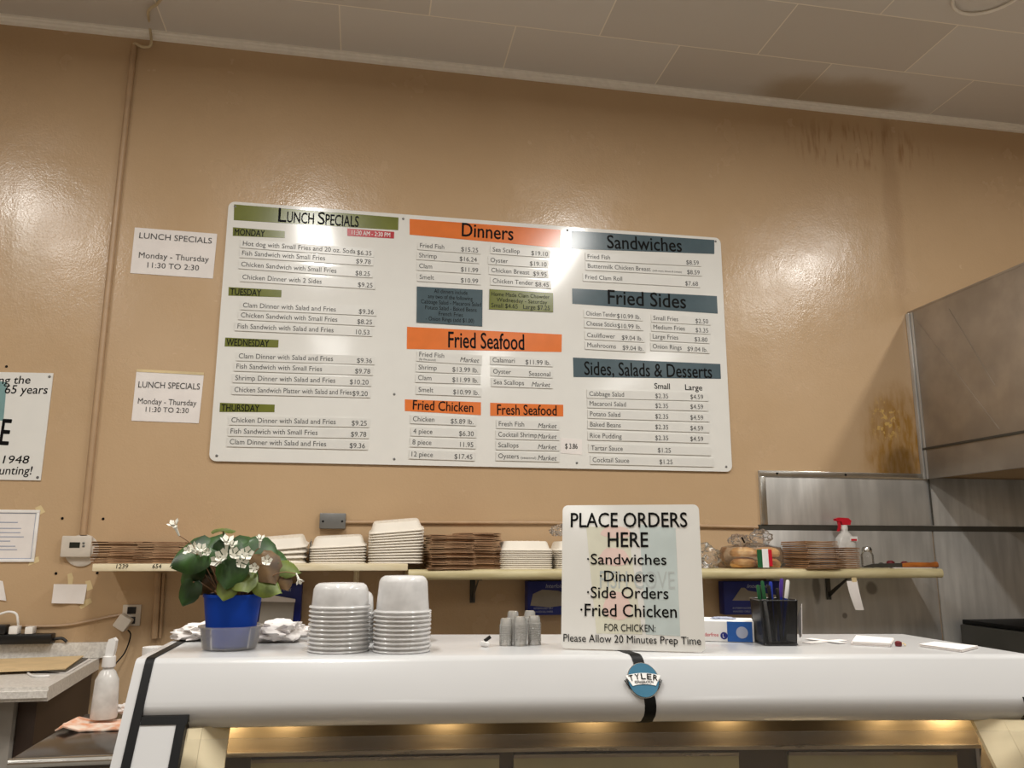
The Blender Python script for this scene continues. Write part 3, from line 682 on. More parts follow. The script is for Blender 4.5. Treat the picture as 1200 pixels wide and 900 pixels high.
def foam(px, Y, bz, n, step, tilt, where, group, rz=0, roll=0):
    stack_foam(px, Y, bz, n, step, tilt, Fm+' under others in '+where, 'topmost white foam container of '+where, group, rz, roll)
foam(325, 3.59, SZA, 4, .0145, math.radians(6), 'the bagged tilted stack behind the plant', 'foam containers in the bag behind the plant', 0, math.radians(5))
foam(396, 3.58, SZA, 7, .0095, math.radians(4), 'the low stack under the grey junction box', 'foam containers in the low stack', 0, math.radians(3))
foam(465, 3.57, SZA, 12, .0105, math.radians(6), 'the tallest foam stack', 'foam containers in the tallest stack', -.04, math.radians(5))
foam(618, 3.585, SZB, 10, .0085, 0, 'the flat stack left of the order sign', 'foam containers in the flat stack')
foam(683, 3.585, SZB, 10, .0085, 0, 'the stack half hidden by the order sign', 'foam containers behind the order sign')

# ---- bags
def crumple(c, s, seed, amp=.22, freq=9, sub=4, flat=True):
    b = BM(); bmesh.ops.create_icosphere(b, subdivisions=sub, radius=1)
    for v in b.verts:
        d = v.co.normalized(); n1 = noise.noise(d*2.2+V((seed, 0, 0))); n2 = abs(noise.noise(d*freq*.45+V((0, seed, 0)))); n3 = abs(noise.noise(d*freq+V((0, 0, seed))))
        k = 1+amp*(n1+.9*n2+.5*n3-.45)
        v.co = V((d.x*s[0]*k, d.y*s[1]*k, d.z*s[2]*k))
        if flat and v.co.z < -s[2]*.72: v.co.z = -s[2]*.72
        v.co += V(c)
    return b
p = un(343, 650, 3.60)
b = crumple((un(351, 650, 3.5).x+.040, 3.56, SZA+.0005+.040), (.0065, .055, .055), 3.3); single('plastic_wrap', b, M['bag'], 'torn clear plastic wrap at right side of tilted foam stack', 'plastic wrap')
p = un(833, 650, 3.59)
b = crumple((p.x-.032, 3.60, SZB+.001+.046), (.074, .07, .064), 5.1, .3); single('plastic_bag', b, M['bag'], 'crumpled clear grey plastic bag just right of the order sign', 'bag')
p = un(657, 640, 3.6); b = crumple((p.x-.005, 3.585, SZB+.001+.162), (.045, .05, .03), 8.2, .35); single('plastic_wrap', b, M['bag'], 'clear plastic wrap on top of the foam stack half hidden by order sign', 'plastic wrap')
# bread bag
p = un(881, 650, 3.56); r = empty('bun_bag', 'clear bag of golden buns with green, white and red label', 'bread', (p.x, 3.57, SZB))
for i, (dx, dz, dy) in enumerate(((-.060, 0, 0), (.060, 0, 0), (-.059, .048, 0), (.059, .048, 0), (0, 0, .106), (0, .048, .106))):
    b = BM(); lathe(b, [(.0, .002), (.052, .002), (.059, .013), (.057, .026), (.042, .039), (.018, .0455), (.0, .046)], (p.x+dx, 3.53+dy, SZB+.003+dz), 24); part('bun', b, M['bun'], r)
b = BM()
rings = []
for z, hx_, hy_ in ((.006, .10, .10), (.03, .127, .118), (.07, .126, .116), (.095, .118, .108), (.108, .07, .07), (.116, .03, .02)): rings.append([q_+V((p.x, 3.57, SZB+z)) + V((0, 0, 0)) + .004*noise.noise_vector(q_*40+V((z*50, 0, 0))) for q_ in sq_ring(hx_, hy_, 0, 4, 40)])
loft(b, rings, True, False); part('bag', b, M['bag'], r)
b = crumple((p.x-.06, 3.56, SZB+.128), (.05, .035, .026), 2.1, .3, 8, 4, False); part('bag_fold', b, M['bag'], r)
b = crumple((p.x+.045, 3.56, SZB+.143), (.05, .04, .036), 6.7, .35, 8, 4, False); part('bag_neck', b, M['bag'], r)
def patch(x0_, x1_, z0_, z1_, mt, nm):
    b = BM(); n = 6; yb = 3.452
    prism(b, [V((p.x+x0_, yb, SZB+z0_)), V((p.x+x1_, yb, SZB+z0_)), V((p.x+x1_, yb+.002, SZB+z1_)), V((p.x+x0_, yb+.002, SZB+z1_))], (0, -.001, 0)); part(nm, b, mt, r, 0)
yb_ = 0
patch(-.028, -.004, .006, .085, M['green'], 'label'); patch(-.004, .026, .006, .088, M['white'], 'label'); patch(.026, .044, .012, .085, M['redp'], 'label')
b = BM(); tube(b, [V((p.x-.065, 3.52, SZB+.14)), V((p.x-.052, 3.52, SZB+.115))], .004, 6); part('twist_tie', b, M['ink'], r)

# ---- spray bottle on the shelf
p = un(991, 640, 3.64); r = empty('spray_bottle', 'clear spray bottle with red trigger head behind the kraft cartons', 'spray bottle', (p.x, 3.64, SZB))
b = BM()
loft(b, [[q_+V((p.x, 3.64, SZB+z)) for q_ in sq_ring(hx_, hy_, 0, 3, 28)] for z, hx_, hy_ in ((.001, .044, .03), (.01, .047, .032), (.115, .047, .032), (.14, .043, .03), (.16, .026, .02), (.172, .014, .014), (.182, .0135, .0135))]); part('bottle', b, M['milky'], r)
b = BM(); lathe(b, [(.016, .18), (.016, .20), (.011, .202)], (p.x, 3.64, SZB), 20, True, True); part('collar', b, M['white'], r)
b = BM()
prism(b, [V((p.x+a_, 3.63, SZB+z)) for a_, z in ((.028, .203), (.035, .222), (.02, .236), (-.03, .238), (-.048, .232), (-.046, .222), (-.02, .219), (-.012, .203))], (0, .022, 0))
prism(b, [V((p.x+a_, 3.634, SZB+z)) for a_, z in ((-.022, .222), (-.034, .222), (-.03, .195), (-.038, .172), (-.03, .172), (-.02, .195))], (0, .012, 0)); part('trigger_head', b, M['redp'], r)
b = BM(); box2(b, (p.x+.005, 3.606, SZB+.125), (p.x+.045, 3.6075, SZB+.148)); part('label', b, M['white'], r); b = BM(); box2(b, (p.x+.01, 3.6045, SZB+.127), (p.x+.04, 3.606, SZB+.136)); part('label_band', b, M['redp'], r)
# narrow carton stack in front of it
cart2 = [single('kraft_carton', carton_mesh(.105, .15, .0032, s+20), M['kraft'], 'x', 'carton', smooth=0, recentre=False) for s in range(3)]
stack_cartons(998, 3.525, SZB, 640, K+' in the narrow stack in front of the spray bottle', 'top '+K+' of the narrow stack in front of the spray bottle', 'cartons stacked in front of the spray bottle', cart2, .04, jit=.004)
# jar, plums, scraper, bits
p = un(1017, 660, 3.60); r = empty('glass_jar', 'small clear glass shaker jar with metal top on shelf', 'jar', (p.x, 3.6, SZB))
b = BM(); lathe(b, [(.0, .001), (.026, .001), (.029, .008), (.029, .06), (.022, .075)], (p.x, 3.6, SZB), 24); part('glass_body', b, M['glass'], r)
b = BM(); lathe(b, [(.0235, .0755), (.0235, .088), (.018, .098), (.0, .101)], (p.x, 3.6, SZB), 24, True); part('metal_top', b, M['chrome'], r)
for i, (px, rr) in enumerate(((1044, .021), (1060.5, .019), (1033, .015))):
    q_ = un(px, 664, 3.62); b = BM(); lathe(b, [(0, 0), (rr*.7, .001), (rr, rr*.75), (rr*.85, rr*1.35), (rr*.4, rr*1.62), (0, rr*1.5)], (q_.x, 3.62, SZB+.0003), 20)
    single('bottle_cap', b, M['cranberry'] if i < 2 else M['steamdark'], ('larger dark red round lid on shelf behind the long scraper', 'dark red round lid nearest the scraper wooden end', 'low dark lid beside the shaker jar')[i], 'lid')
A, B = un(1012, 664.8, 3.50), un(1099, 668, 3.50); zz = SZB+.012
r = empty('long_knife', 'long dark bladed knife with orange wooden handle lying on shelf end', 'knife', ((A.x+B.x)/2, 3.5, SZB))
xm = un(1057, 664, 3.5).x
b = BM(); loft(b, [[V((x_, 3.5+dy, SZB+.0045+h_)) for dy, h_ in ((-.004, 0), (.004, 0), (.003, hh), (-.003, hh))] for x_, hh in ((A.x, .006), (A.x+.05, .017), (xm, .020))]); part('blade', b, M['steamdark'], r)
b = BM(); loft(b, [[V((x_, 3.5+dy*w_, SZB+.0045+h_*hh)) for dy, h_ in ((-1, .15), (-.6, 0), (.6, 0), (1, .15), (1, .85), (.6, 1), (-.6, 1), (-1, .85))] for x_, hh, w_ in ((xm, .018, .009), (xm+.05, .024, .012), (B.x-.03, .022, .011), (B.x-.005, .026, .012), (B.x, .020, .009))]); part('handle', b, M['wood'], r)
b = BM(); box2(b, (xm-.05, 3.485, SZB+.0003), (B.x-.04, 3.53, SZB+.0043)); part('rest_strip', b, M['paper'], r)
# receipt hanging off the edge
b = BM(); rows = []
for k in range(9):
    v = k/8; A, B = un(994+8*v*v+1.0*v, 681+34*v, 3.425), un(1006.5+6.5*v*v, 681+34*v, 3.425); rows.append([V((A.x, 3.436-.012*math.sin(v*2.2), A.z)), V((B.x, 3.436-.012*math.sin(v*2.4), B.z)), V((B.x, 3.437-.012*math.sin(v*2.4), B.z)), V((A.x, 3.437-.012*math.sin(v*2.2), A.z))])
loft(b, rows); r = single('paper_slip', b, M['paper'], 'narrow white paper slip hanging from the shelf edge by tape', 'paper')
A = un(1001, 681, 3.437); b = BM(); box2(b, (A.x-.012, 3.435, A.z-.004), (A.x+.012, 3.4375, A.z+.016)); part('tape_strip', b, M['tape'], r)

# ---- navy wax paper boxes on wall under the shelf
def wax_box(x0_, y0_, x1_, y1_, label, kind):
    Y = 3.65; A, B = un(x0_, y1_, Y), un(x1_, y0_, Y)
    zt = min(B.z, (SZA-ta if x0_ < 470 else SZB-tb)-.006)
    r = empty('wax_paper_box', label, 'box', ((A.x+B.x)/2, Y, A.z))
    b = BM(); yb = WY-(.0135 if B.x > 1.9 else .001); box2(b, (A.x, Y, A.z), (B.x, yb, zt), .002); part('carton', b, M['bluebox'], r)
    w_ = B.x-A.x; h_ = zt-A.z
    if kind == 0:
        b = BM(); prism(b, [V((A.x+.02, Y-.03, A.z-.012)), V((B.x-.03, Y-.03, A.z-.012)), V((B.x-.025, Y-.03, A.z+h_*.60)), V((A.x+.03, Y-.03, A.z+h_*.74))], (0, .0295, 0)); part('paper_pack', b, M['greypaper'], r)
        b = BM(); prism(b, [V((A.x+.02, Y-.034, A.z+h_*.55)), V((B.x-.022, Y-.034, A.z+h_*.52)), V((B.x-.022, Y-.034, A.z+h_*.60)), V((A.x+.03, Y-.034, A.z+h_*.76))], (0, .0035, 0)); part('top_sheet', b, M['paper'], r)
        T = BM(); add_text(T, 'Interfold dry Wax', V((A.x+.02, Y, A.z+h_*.80)), X, Z, .02, width=w_*.66, shear=.2)
    else:
        b = BM(); e_ = [(.06, .18), (.5, .12), (1.0 if kind == 1 else .88, .2), (1.0 if kind == 1 else .88, .5), (.72, .66), (.34, .70), (.12, .56)]
        if kind == 2: e_ = [(.14, .34), (.6, .32), (.93, .34), (.95, .5), (.42, .66), (.36, .76), (.3, .76)]
        prism(b, [V((A.x+w_*u_, Y-.002, A.z+h_*(v_*.9+.12))) for u_, v_ in e_], (0, .0018, 0)); part('paper_opening', b, M['greypaper'], r)
        T = BM(); add_text(T, 'Interfold', V((A.x+w_*(.42 if kind == 1 else .40), Y, A.z+h_*.80)), X, Z, .017, width=w_*.42, shear=.25)
        add_text(T, 'INTERFOLDED DRY', V((A.x+w_*.14, Y, A.z+h_*.17)), X, Z, .008, width=w_*.45); add_text(T, 'WAXED DELI PAPER', V((A.x+w_*.14, Y, A.z+h_*.07)), X, Z, .008, width=w_*.45)
    letters('lettering', T, M['pale'], r)
wax_box(298, 684, 354, 729, 'navy wax paper box spilling grey sheets behind the plant', 0)
wax_box(618.5, 681, 668, 721, 'navy wax paper box half hidden behind the order sign', 1)
wax_box(849.5, 681, 915, 720.5, 'navy wax paper box between order sign and pencil cup', 2)

# ================================================================ deli case
CT = EYE-.21
def F(x): return 1.6838 - .0914*x - .0316*x*x + .0                 # front line of the top
def Bk(x): return 2.154 - .143*(x+.41)
XL, XR = -.385, 1.318
case = empty('deli_case', 'white refrigerated deli display case with lit glass front', 'display case', (.46, 1.9, 0))
fold = [(-.012, 0)]+[(-.012+.022*math.sin(a_), -.022+.022*math.cos(a_)) for a_ in [math.radians(t) for t in (15, 30, 45, 56)]]
sl0 = fold[-1]
outer = [sl0, (sl0[0]+.0396, sl0[1]-.059)]
cx_, cz_ = outer[-1][0]-.029, outer[-1][1]-.0195
curl = [(cx_+.035*math.cos(a_), cz_+.035*math.sin(a_)) for a_ in [math.radians(t) for t in (18, 2, -14, -30, -60, -90)]]
FACE = fold+outer[1:]+curl
def canopy_profile(x, extra=0):
    f0, bk = F(x), Bk(x)
    pts = [V((x, bk, CT)), ] + [V((x, f0-o, CT+z)) for o, z in FACE] + [V((x, f0+.02, CT+FACE[-1][1])), V((x, f0+.03, CT+FACE[-1][1]+.012)), V((x, f0-.005, CT+FACE[-1][1]+.02)), V((x, f0+.03, CT-.03)), V((x, bk, CT-.03))]
    return pts
xs = [XL+.008+(XR-XL+.0)*i/20 for i in range(21)]
b = BM(); loft(b, [canopy_profile(x) for x in xs]); part('canopy', b, M['enamel'], case, 30)
def gasket(x0_, x1_, path, off=.0012, th=.004):
    """black trim following the canopy face between two x positions; path: list of (offset, z) or callables"""
    rings = []
    for x in (x0_, x1_):
        rings.append([])
    b = BM()
    P0 = []
    n = len(path)
    for i, (o, z) in enumerate(path):
        a_ = path[max(i-1, 0)]; c_ = path[min(i+1, n-1)]; t = V((c_[0]-a_[0], c_[1]-a_[1])).normalized(); nn = V((-t.y, t.x))
        if nn.dot(V((1, 1))) < 0: nn = -nn
        P0.append(((o+nn.x*off, z+nn.y*off), (o-nn.x*th, z-nn.y*th)))
    loft(b, [[V((x, F(x)-q_[k][0], CT+q_[k][1])) for x, k in ((x0_, 0), (x1_, 0), (x1_, 1), (x0_, 1))] for q_ in P0])
    return b
SL = (.055, -.082)
def slope_pt(d): return (sl0[0]+.055*d, sl0[1]-.082*d)
endpath = [(-.42, 0), (-.2, 0)]+fold[0:]+[slope_pt(t) for t in (1, 2, 4, 6.5)]
part('gasket', gasket(XL-.008, XL+.008, endpath, .002, .006), M['dark'], case)
stripp = [(-.09, 0), (-.03, 0)]+FACE
def skewstrip():
    b = BM(); rings = []
    n = len(stripp)
    for i, (o, z) in enumerate(stripp):
        f_ = i/(n-1); x = .547+.014*min(1, max(0, (o+.03)/.09)); wd = .011
        a_ = stripp[max(i-1, 0)]; c_ = stripp[min(i+1, n-1)]; t = V((c_[0]-a_[0], c_[1]-a_[1])).normalized(); nn = V((-t.y, t.x))
        if i < n-3 and nn.dot(V((1, 1))) < 0: nn = -nn
        if i >= n-3 and nn.x+nn.y*-1 < 0: nn = -nn
        rings.append([V((xx, F(xx)-o-nn.x*k, CT+z+nn.y*k)) for xx, k in ((x-wd, .0012), (x+wd, .0012), (x+wd, -.003), (x-wd, -.003))])
    loft(b, rings); return b
part('joint_strip', skewstrip(), M['dark'], case)
# end panels: side cheek + slanted post
def side_poly(x):
    f0 = F(x); bk = Bk(x)
    pts = [V((x, bk, CT))]+[V((x, f0-o, CT+z)) for o, z in fold]+[V((x, f0-slope_pt(6)[0], CT+slope_pt(6)[1])), V((x, f0-slope_pt(6)[0]-.02, .55)), V((x, f0-slope_pt(6)[0]-.02, .0)), V((x, bk, 0))]
    return pts
for a_, c_ in ((XL-.026, XL-.008), (XR+.008, XR+.026)):
    b = BM(); loft(b, [side_poly(a_), side_poly(c_)]); part('end_panel', b, M['enamel'], case, 30)
def post(x0_, x1_, d0, d1, mt, nm, back=.05, off=0):
    b = BM(); rings = []
    for d in (d0, d1):
        o, z = slope_pt(d); rings.append([V((x, F(x)-o-off+dy, CT+z)) for x, dy in ((x0_, 0), (x1_, 0), (x1_, back), (x0_, back))])
    loft(b, rings); part(nm, b, M[mt], case, 0)
post(XL+.008, -.312, 1.07, 6, 'enamel', 'corner_post'); post(XL+.0085, -.296, 1.005, 1.16, 'dark', 'gasket', .03, .002); post(-.314, -.298, 1.1, 6, 'dark', 'gasket', .05, .002)
post(1.302, XR+.008, 1.0, 6, 'enamel', 'corner_post'); post(1.284, XR+.0075, .78, .93, 'dark', 'gasket', .03, .002); post(1.286, 1.302, .9, 6, 'dark', 'gasket', .05, .002)
# stainless strips behind the glass at both ends
def inner_strip(x0_, x1_, mt, tb0, tb1):
    b = BM(); rings = []
    for d in (1.3, 6):
        o, z = slope_pt(d); rings.append([V((x0_, F(x0_)-o+tb0, CT+z)), V((x1_, F(x1_)-o+tb1, CT+z)), V((x1_, F(x1_)-o+tb1+.01, CT+z)), V((x0_, F(x0_)-o+tb0+.01, CT+z))])
    loft(b, rings); part('end_trim', b, M[mt], case, 0)
inner_strip(-.2975, -.272, 'warmsteel', .022, .03); inner_strip(-.2715, -.228, 'warmsteel', .03, .07)
inner_strip(1.243, 1.2855, 'warmsteel', .03, .022); inner_strip(1.200, 1.2425, 'warmsteel', .055, .03)
# interior
zi = CT-.50
def rear(x): return F(x)+.115
def slab(z0_, z1_, y0, y1, mt, nm, xa=XL+.009, xb=XR-.009, label=None):
    b = BM(); loft(b, [[V((x, rear(x)+y0, z0_)), V((x, rear(x)+y1, z0_)), V((x, rear(x)+y1, z1_)), V((x, rear(x)+y0, z1_))] for x in (xa, (xa+xb)/2, xb)]); return part(nm, b, M[mt], case, 0)
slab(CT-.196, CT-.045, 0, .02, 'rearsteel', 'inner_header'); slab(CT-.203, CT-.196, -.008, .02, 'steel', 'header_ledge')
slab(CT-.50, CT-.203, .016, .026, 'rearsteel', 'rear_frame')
for xa_, xb_, dy in ((-.20, .30, .004), (.33, .80, .004), (.905, 1.26, .004)):
    slab(CT-.48, CT-.218, dy, dy+.010, 'door', 'sliding_door', xa_, xb_)
    slab(CT-.218, CT-.211, dy-.003, dy+.012, 'steel', 'door_rail', xa_, xb_)
for a_, c_ in ((XL+.009, XL+.013), (XR-.013, XR-.009)):
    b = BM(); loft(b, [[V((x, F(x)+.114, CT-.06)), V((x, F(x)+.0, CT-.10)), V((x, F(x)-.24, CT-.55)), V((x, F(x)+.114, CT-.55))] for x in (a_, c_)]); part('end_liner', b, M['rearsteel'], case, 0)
b = BM(); loft(b, [[V((x, F(x)-.34, CT-.56)), V((x, Bk(x)-.03, CT-.56)), V((x, Bk(x)-.03, CT-.60)), V((x, F(x)-.34, CT-.60))] for x in (XL+.009, XR-.009)]); part('deck', b, M['steel'], case, 0)
b = BM(); box2(b, (XL+.009, 1.34, .12), (XR-.009, 1.90, CT-.61)); part('body', b, M['enamel'], case, 0)
b = BM(); box2(b, (XL+.02, 1.4, .0), (XR-.02, 1.85, .119)); part('kick_plate', b, M['dark'], case, 0)
b = BM(); rings = []
for d in (1.45, 6.2):
    o, z = slope_pt(d); rings.append([V((x, F(x)-o-dy, CT+z)) for x, dy in ((-.298, .0), (.1, 0), (.5, 0), (.9, 0), (1.286, .0), (1.286, -.005), (.9, -.005), (.5, -.005), (.1, -.005), (-.298, -.005))])
loft(b, rings); part('front_glass', b, M['glass'], case, 0)
# small warm lamps under the canopy; the outermost two are added to brighten end trim
for px in (262, 335, 522, 696, 856, 1045, 1120):
    x = unz(px, 850, CT-.14).x*1.03
    lamp('case_lamp_and_end_fill', (x, F(x)+.082, CT-.112), .025, .012, .8 if -.25 < x < 1.19 else 2.2, (1, .85, .58), (math.radians(40), 0, 0))
# badge
bo, bz = slope_pt(.42)
bc = V((.553, F(.553)-bo-.004, CT+bz)); tilt = math.atan2(.055, .082)
Mb = Matrix.Translation(bc) @ Matrix.Rotation(math.atan(-.125), 4, 'Z') @ Matrix.Rotation(PI/2-tilt*-1 if False else PI/2-tilt, 4, 'X')
def bpoly(pts, z0_, z1_):
    b = BM(); loft(b, [[Mb @ V((x, y, z0_)) for x, y in pts], [Mb @ V((x, y, z1_)) for x, y in pts]]); return b
Rb = .0325
disc = [(Rb*.92*math.cos(2*PI*k/40), Rb*1.06*math.sin(2*PI*k/40)) for k in range(40)]
badge = part('badge', bpoly([(x*1.06, y*1.05) for x, y in disc], -.004, .002), M['chrome'], case)
part('enamel_disc', bpoly(disc, .002, .0035), M['badge'], badge)
arc = []
for k in range(13):
    t = -1+2*k/12; arc.append((t*.0345, .0135-.0055*t*t))
low = []
for k in range(13):
    t = 1-2*k/12; low.append((t*.0225, -.0115-.0035*t*t+.0025))
part('name_plate', bpoly(arc+low, .0035, .0048), M['white'], badge, 0)
for s_ in (-1, 1):
    for k in range(3):
        xo = s_*(.0335-.0005*k+.0015); part('chevron', bpoly([(s_*(.030+.0028*k), .004-.002*k), (s_*(.0318+.0028*k), .004-.002*k), (s_*(.0225+.0028*k), -.0215+.002*k), (s_*(.0207+.0028*k), -.0215+.002*k)], .001+.0002*k, .0030), M['ink'], badge, 0)
T = BM(); Ub = (Mb.to_3x3() @ V((1, 0, 0))); Wb = (Mb.to_3x3() @ V((0, 1, 0)))
for i, ch in enumerate('TYLER'):
    t = -.8+.4*i; an = -t*.22; Uc = (Ub*math.cos(an)+Wb*math.sin(an)); Wc = (Wb*math.cos(an)-Ub*math.sin(an))
    add_text(T, ch, Mb @ V((t*.0285, .0005-.0045*t*t, .0048)), Uc, Wc, .0115, width=.0085, align='C', bold=.02)
add_text(T, 'REFRIGERATION', Mb @ V((0, -.0078, .0048)), Ub, Wb, .0052, width=.036, align='C', bold=.01)
letters('lettering', T, M['ink'], badge)

# ================================================================ things on the case
# order sign
bl, br_ = unz(657.5, 760, CT+.002), unz(827, 764.5, CT+.002)
U = (br_-bl).normalized(); Nn = V((-U.y, U.x, 0)) ; Nn = Nn if Nn.y > 0 else -Nn
ln = math.radians(9); Wv = (Z*math.cos(ln)+Nn*math.sin(ln)).normalized(); Wd = (br_-bl).length; Hh = .325
def find_h():
    best = None
    for k in range(200):
        h_ = .2+k*.001; q_ = bl+Wv*h_-V((0, 0, EYE)); py = 450-FPX*(q_.dot(UP)/q_.dot(FW))
        if best is None or abs(py-592) < best[0]: best = (abs(py-592), h_)
    return best[1]
Hh = find_h()
sgn = empty('order_sign', 'white standing sign with black words saying to place orders here', 'sign', ((bl.x+br_.x)/2, (bl.y+br_.y)/2, CT))
def sp_(a_, c_, d_=0): return bl+U*a_+Wv*c_-U.cross(Wv).normalized()*-d_
OUTN = U.cross(Wv).normalized()      # towards the viewer
b = BM(); prism(b, [bl+U*a_+Wv*c_ for a_, c_ in rrect(0, 0, Wd, Hh, .012)], -OUTN*.004); part('panel', b, M['board'], sgn)
b = BM(); t0 = bl+U*Wd/2+Wv*Hh*.75-OUTN*.006; ft = V((t0.x, t0.y, CT))+Nn*.14-V((0, 0, 0)); hw = U*.05
prism(b, [t0-hw, t0+hw, ft+hw+V((0, 0, .004)), ft-hw+V((0, 0, .004))], -OUTN*.003); part('easel_leg', b, M['boxgrey'], sgn, 0)
# sign graphics, from the photo's sign outline: u,v fractions
def pix(px, py):
    v_ = (762-py)/170.5; xl = 657.5+3.8*v_; xr = 827-14.8*v_; return ((px-xl)/(xr-xl)*Wd, v_*Hh)
def flat(pts, mt, nm, lift):
    b = BM(); prism(b, [bl+U*a_+Wv*c_+OUTN*lift for a_, c_ in [pix(*q_) for q_ in pts]], -OUTN*.0002); return part(nm, b, M[mt], sgn, 0)
flat([(688, 618), (735, 620), (754, 744), (700, 744)], 'cream', 'printed_patch', .0003)
flat([(748, 616), (788, 620), (797.5, 745), (758, 744)], 'tealpale', 'printed_patch', .0004)
def blobpts(cx, cy, rx, ry, n=18, wob=.12): return [(cx+rx*(1+wob*math.sin(3*t))*math.cos(t), cy+ry*(1+wob*math.sin(2*t+1))*math.sin(t)) for t in [2*PI*k/n for k in range(n)]]
flat(blobpts(722, 625, 17, 8), 'pink', 'printed_patch', .0005); flat(blobpts(720, 655, 17, 12), 'pink', 'printed_patch', .0005); flat(blobpts(724, 712, 16, 18), 'pink', 'printed_patch', .0005)
T = BM(); A, B = pix(704, 692), pix(790, 692); add_text(T, 'FISH COVE', bl+U*A[0]+Wv*A[1], U, Wv, .036, width=B[0]-A[0], lift=.0007); letters('pale_lettering', T, M['inkpale'], sgn)
T = BM()
for s, x0_, x1_, y_, cp_, bo_ in (('PLACE ORDERS', 670.5, 801, 619, 17.5, .012), ('HERE', 713, 758.5, 643, 17.5, .012), ('·Sandwiches', 689, 779.5, 664, 12.5, .008), ('·Dinners', 704, 766, 684, 12.5, .008), ('·Side Orders', 689, 783, 703.5, 13, .008),
                           ('·Fried Chicken', 681, 793, 724.5, 14, .008), ('FOR CHICKEN:', 709.5, 769, 741, 8, .002), ('Please Allow 20 Minutes Prep Time', 660.5, 821.5, 754, 8.5, .002)):
    A, B = pix(x0_, y_), pix(x1_, y_)
    add_text(T, s, bl+U*A[0]+Wv*A[1], U, Wv, cp_/170.5*Hh, width=B[0]-A[0], bold=bo_, lift=.0011)
letters('lettering', T, M['ink'], sgn)

# deli tubs, upside down and nested
def tub_mesh(rt, rb, h):
    b = BM(); pr = [(rb-.0035, .0), (rb, .0), (rb+.0015, .002), (rb, .0042), (rb-.004, .0048), (rt+.004, h-.012), (rt, h-.004), (rt-.006, h), (0, h)]
    lathe(b, pr, (0, 0, 0), 36); return b
tubA = single('deli_tub', tub_mesh(.052, .0625, .049), M['cup'], 'x', 'tub', recentre=False)
tubB = single('deli_tub', tub_mesh(.0463, .0585, .073), M['cup'], 'x', 'tub', recentre=False)
usedt = set()
def tubs(src, x, y, n, step, where, group):
    for i in range(n):
        lab = ('topmost clear plastic tub of ' if i == n-1 else 'clear plastic tub under others in ')+where
        loc = V((x+random.uniform(-.0001, .0001), y+random.uniform(-.0001, .0001), CT+.0006+i*step))
        if src.name in usedt: o = dup(src, loc, None, lab)
        else: o = src; usedt.add(src.name); o.location = loc; o['label'] = lab
        o['group'] = group
p = unz(392, 767.5, CT); tubs(tubA, p.x+.006, p.y+.066, 11, .0086, 'the left front stack of tubs', 'tubs in the left front stack')
p = unz(470, 767.5, CT); tubs(tubB, p.x+.004, p.y+.062, 10, .0086, 'the right front stack of tubs', 'tubs in the right front stack')
p = unz(402, 757, CT); tubs(tubA, p.x+.006, p.y+.088, 8, .0086, 'the stack behind the left front tubs', 'tubs in the left rear stack')
p = unz(471, 757, CT); tubs(tubA, p.x+.006, p.y+.088, 8, .0086, 'the stack behind the right front tubs', 'tubs in the right rear stack')
# small portion cups
b = BM(); lathe(b, [(.0138, 0), (.0148, 0), (.0152, .001), (.0148, .002), (.0138, .0026), (.0122, .0138), (.0104, .0165), (0, .0165)], (0, 0, 0), 24)
cup0 = single('portion_cup', b, M['lid'], 'x', 'cup', recentre=False); fc = [True]
for px, py, n, where in ((594.5, 757.5, 12, 'the leftmost short column'), (611, 757.8, 13, 'the middle front column'), (628, 756.5, 13, 'the right front column'), (604, 752, 14, 'the left rear column'), (624, 751.5, 14, 'the right rear column')):
    p = unz(px, py, CT)
    for i in range(n):
        lab = ('topmost tiny clear cup of ' if i == n-1 else 'tiny clear cup under others in ')+where+' left of order sign'
        loc = V((p.x, p.y+(.016 if py > 755 else .03), CT+.0005+i*.0037))
        if fc[0]: o = cup0; fc[0] = False; o.location = loc; o['label'] = lab
        else: o = dup(cup0, loc, None, lab)
        o['group'] = 'tiny cups in '+where
# little clip
p = unz(568, 758, CT); r = empty('paper_clip_holder', 'tiny white clip with dark tip on the case between tubs and small cups', 'clip', (p.x, p.y, CT))
b = BM(); box(b, (p.x, p.y, CT+.006), (.012, .018, .010), Matrix.Rotation(.5, 3, 'Z'), .002); part('clip_body', b, M['white'], r)
b = BM(); box(b, (p.x+.006, p.y, CT+.0165), (.016, .006, .007), Matrix.Rotation(-.6, 3, 'Y'), .001); part('clip_tip', b, M['blackp'], r)

# crumpled napkins and film around the plant
for i, (px, py, sx, sy, sz, sd) in enumerate(((322, 754, .062, .05, .026, 1.7), (234, 752, .06, .05, .022, 4.4), (352, 747.5, .032, .04, .014, 9.3))):
    p = unz(px, py, CT); b = crumple((p.x, p.y+.04, CT+.0005+sz*.72), (sx, sy, sz), sd, .45, 7)
    single('crumpled_napkin', b, M['paper'], ('crumpled white napkin right of the blue plant pot', 'crumpled white napkin left of the blue plant pot', 'flat crumpled white napkin beside left tub stack')[i], 'napkin')
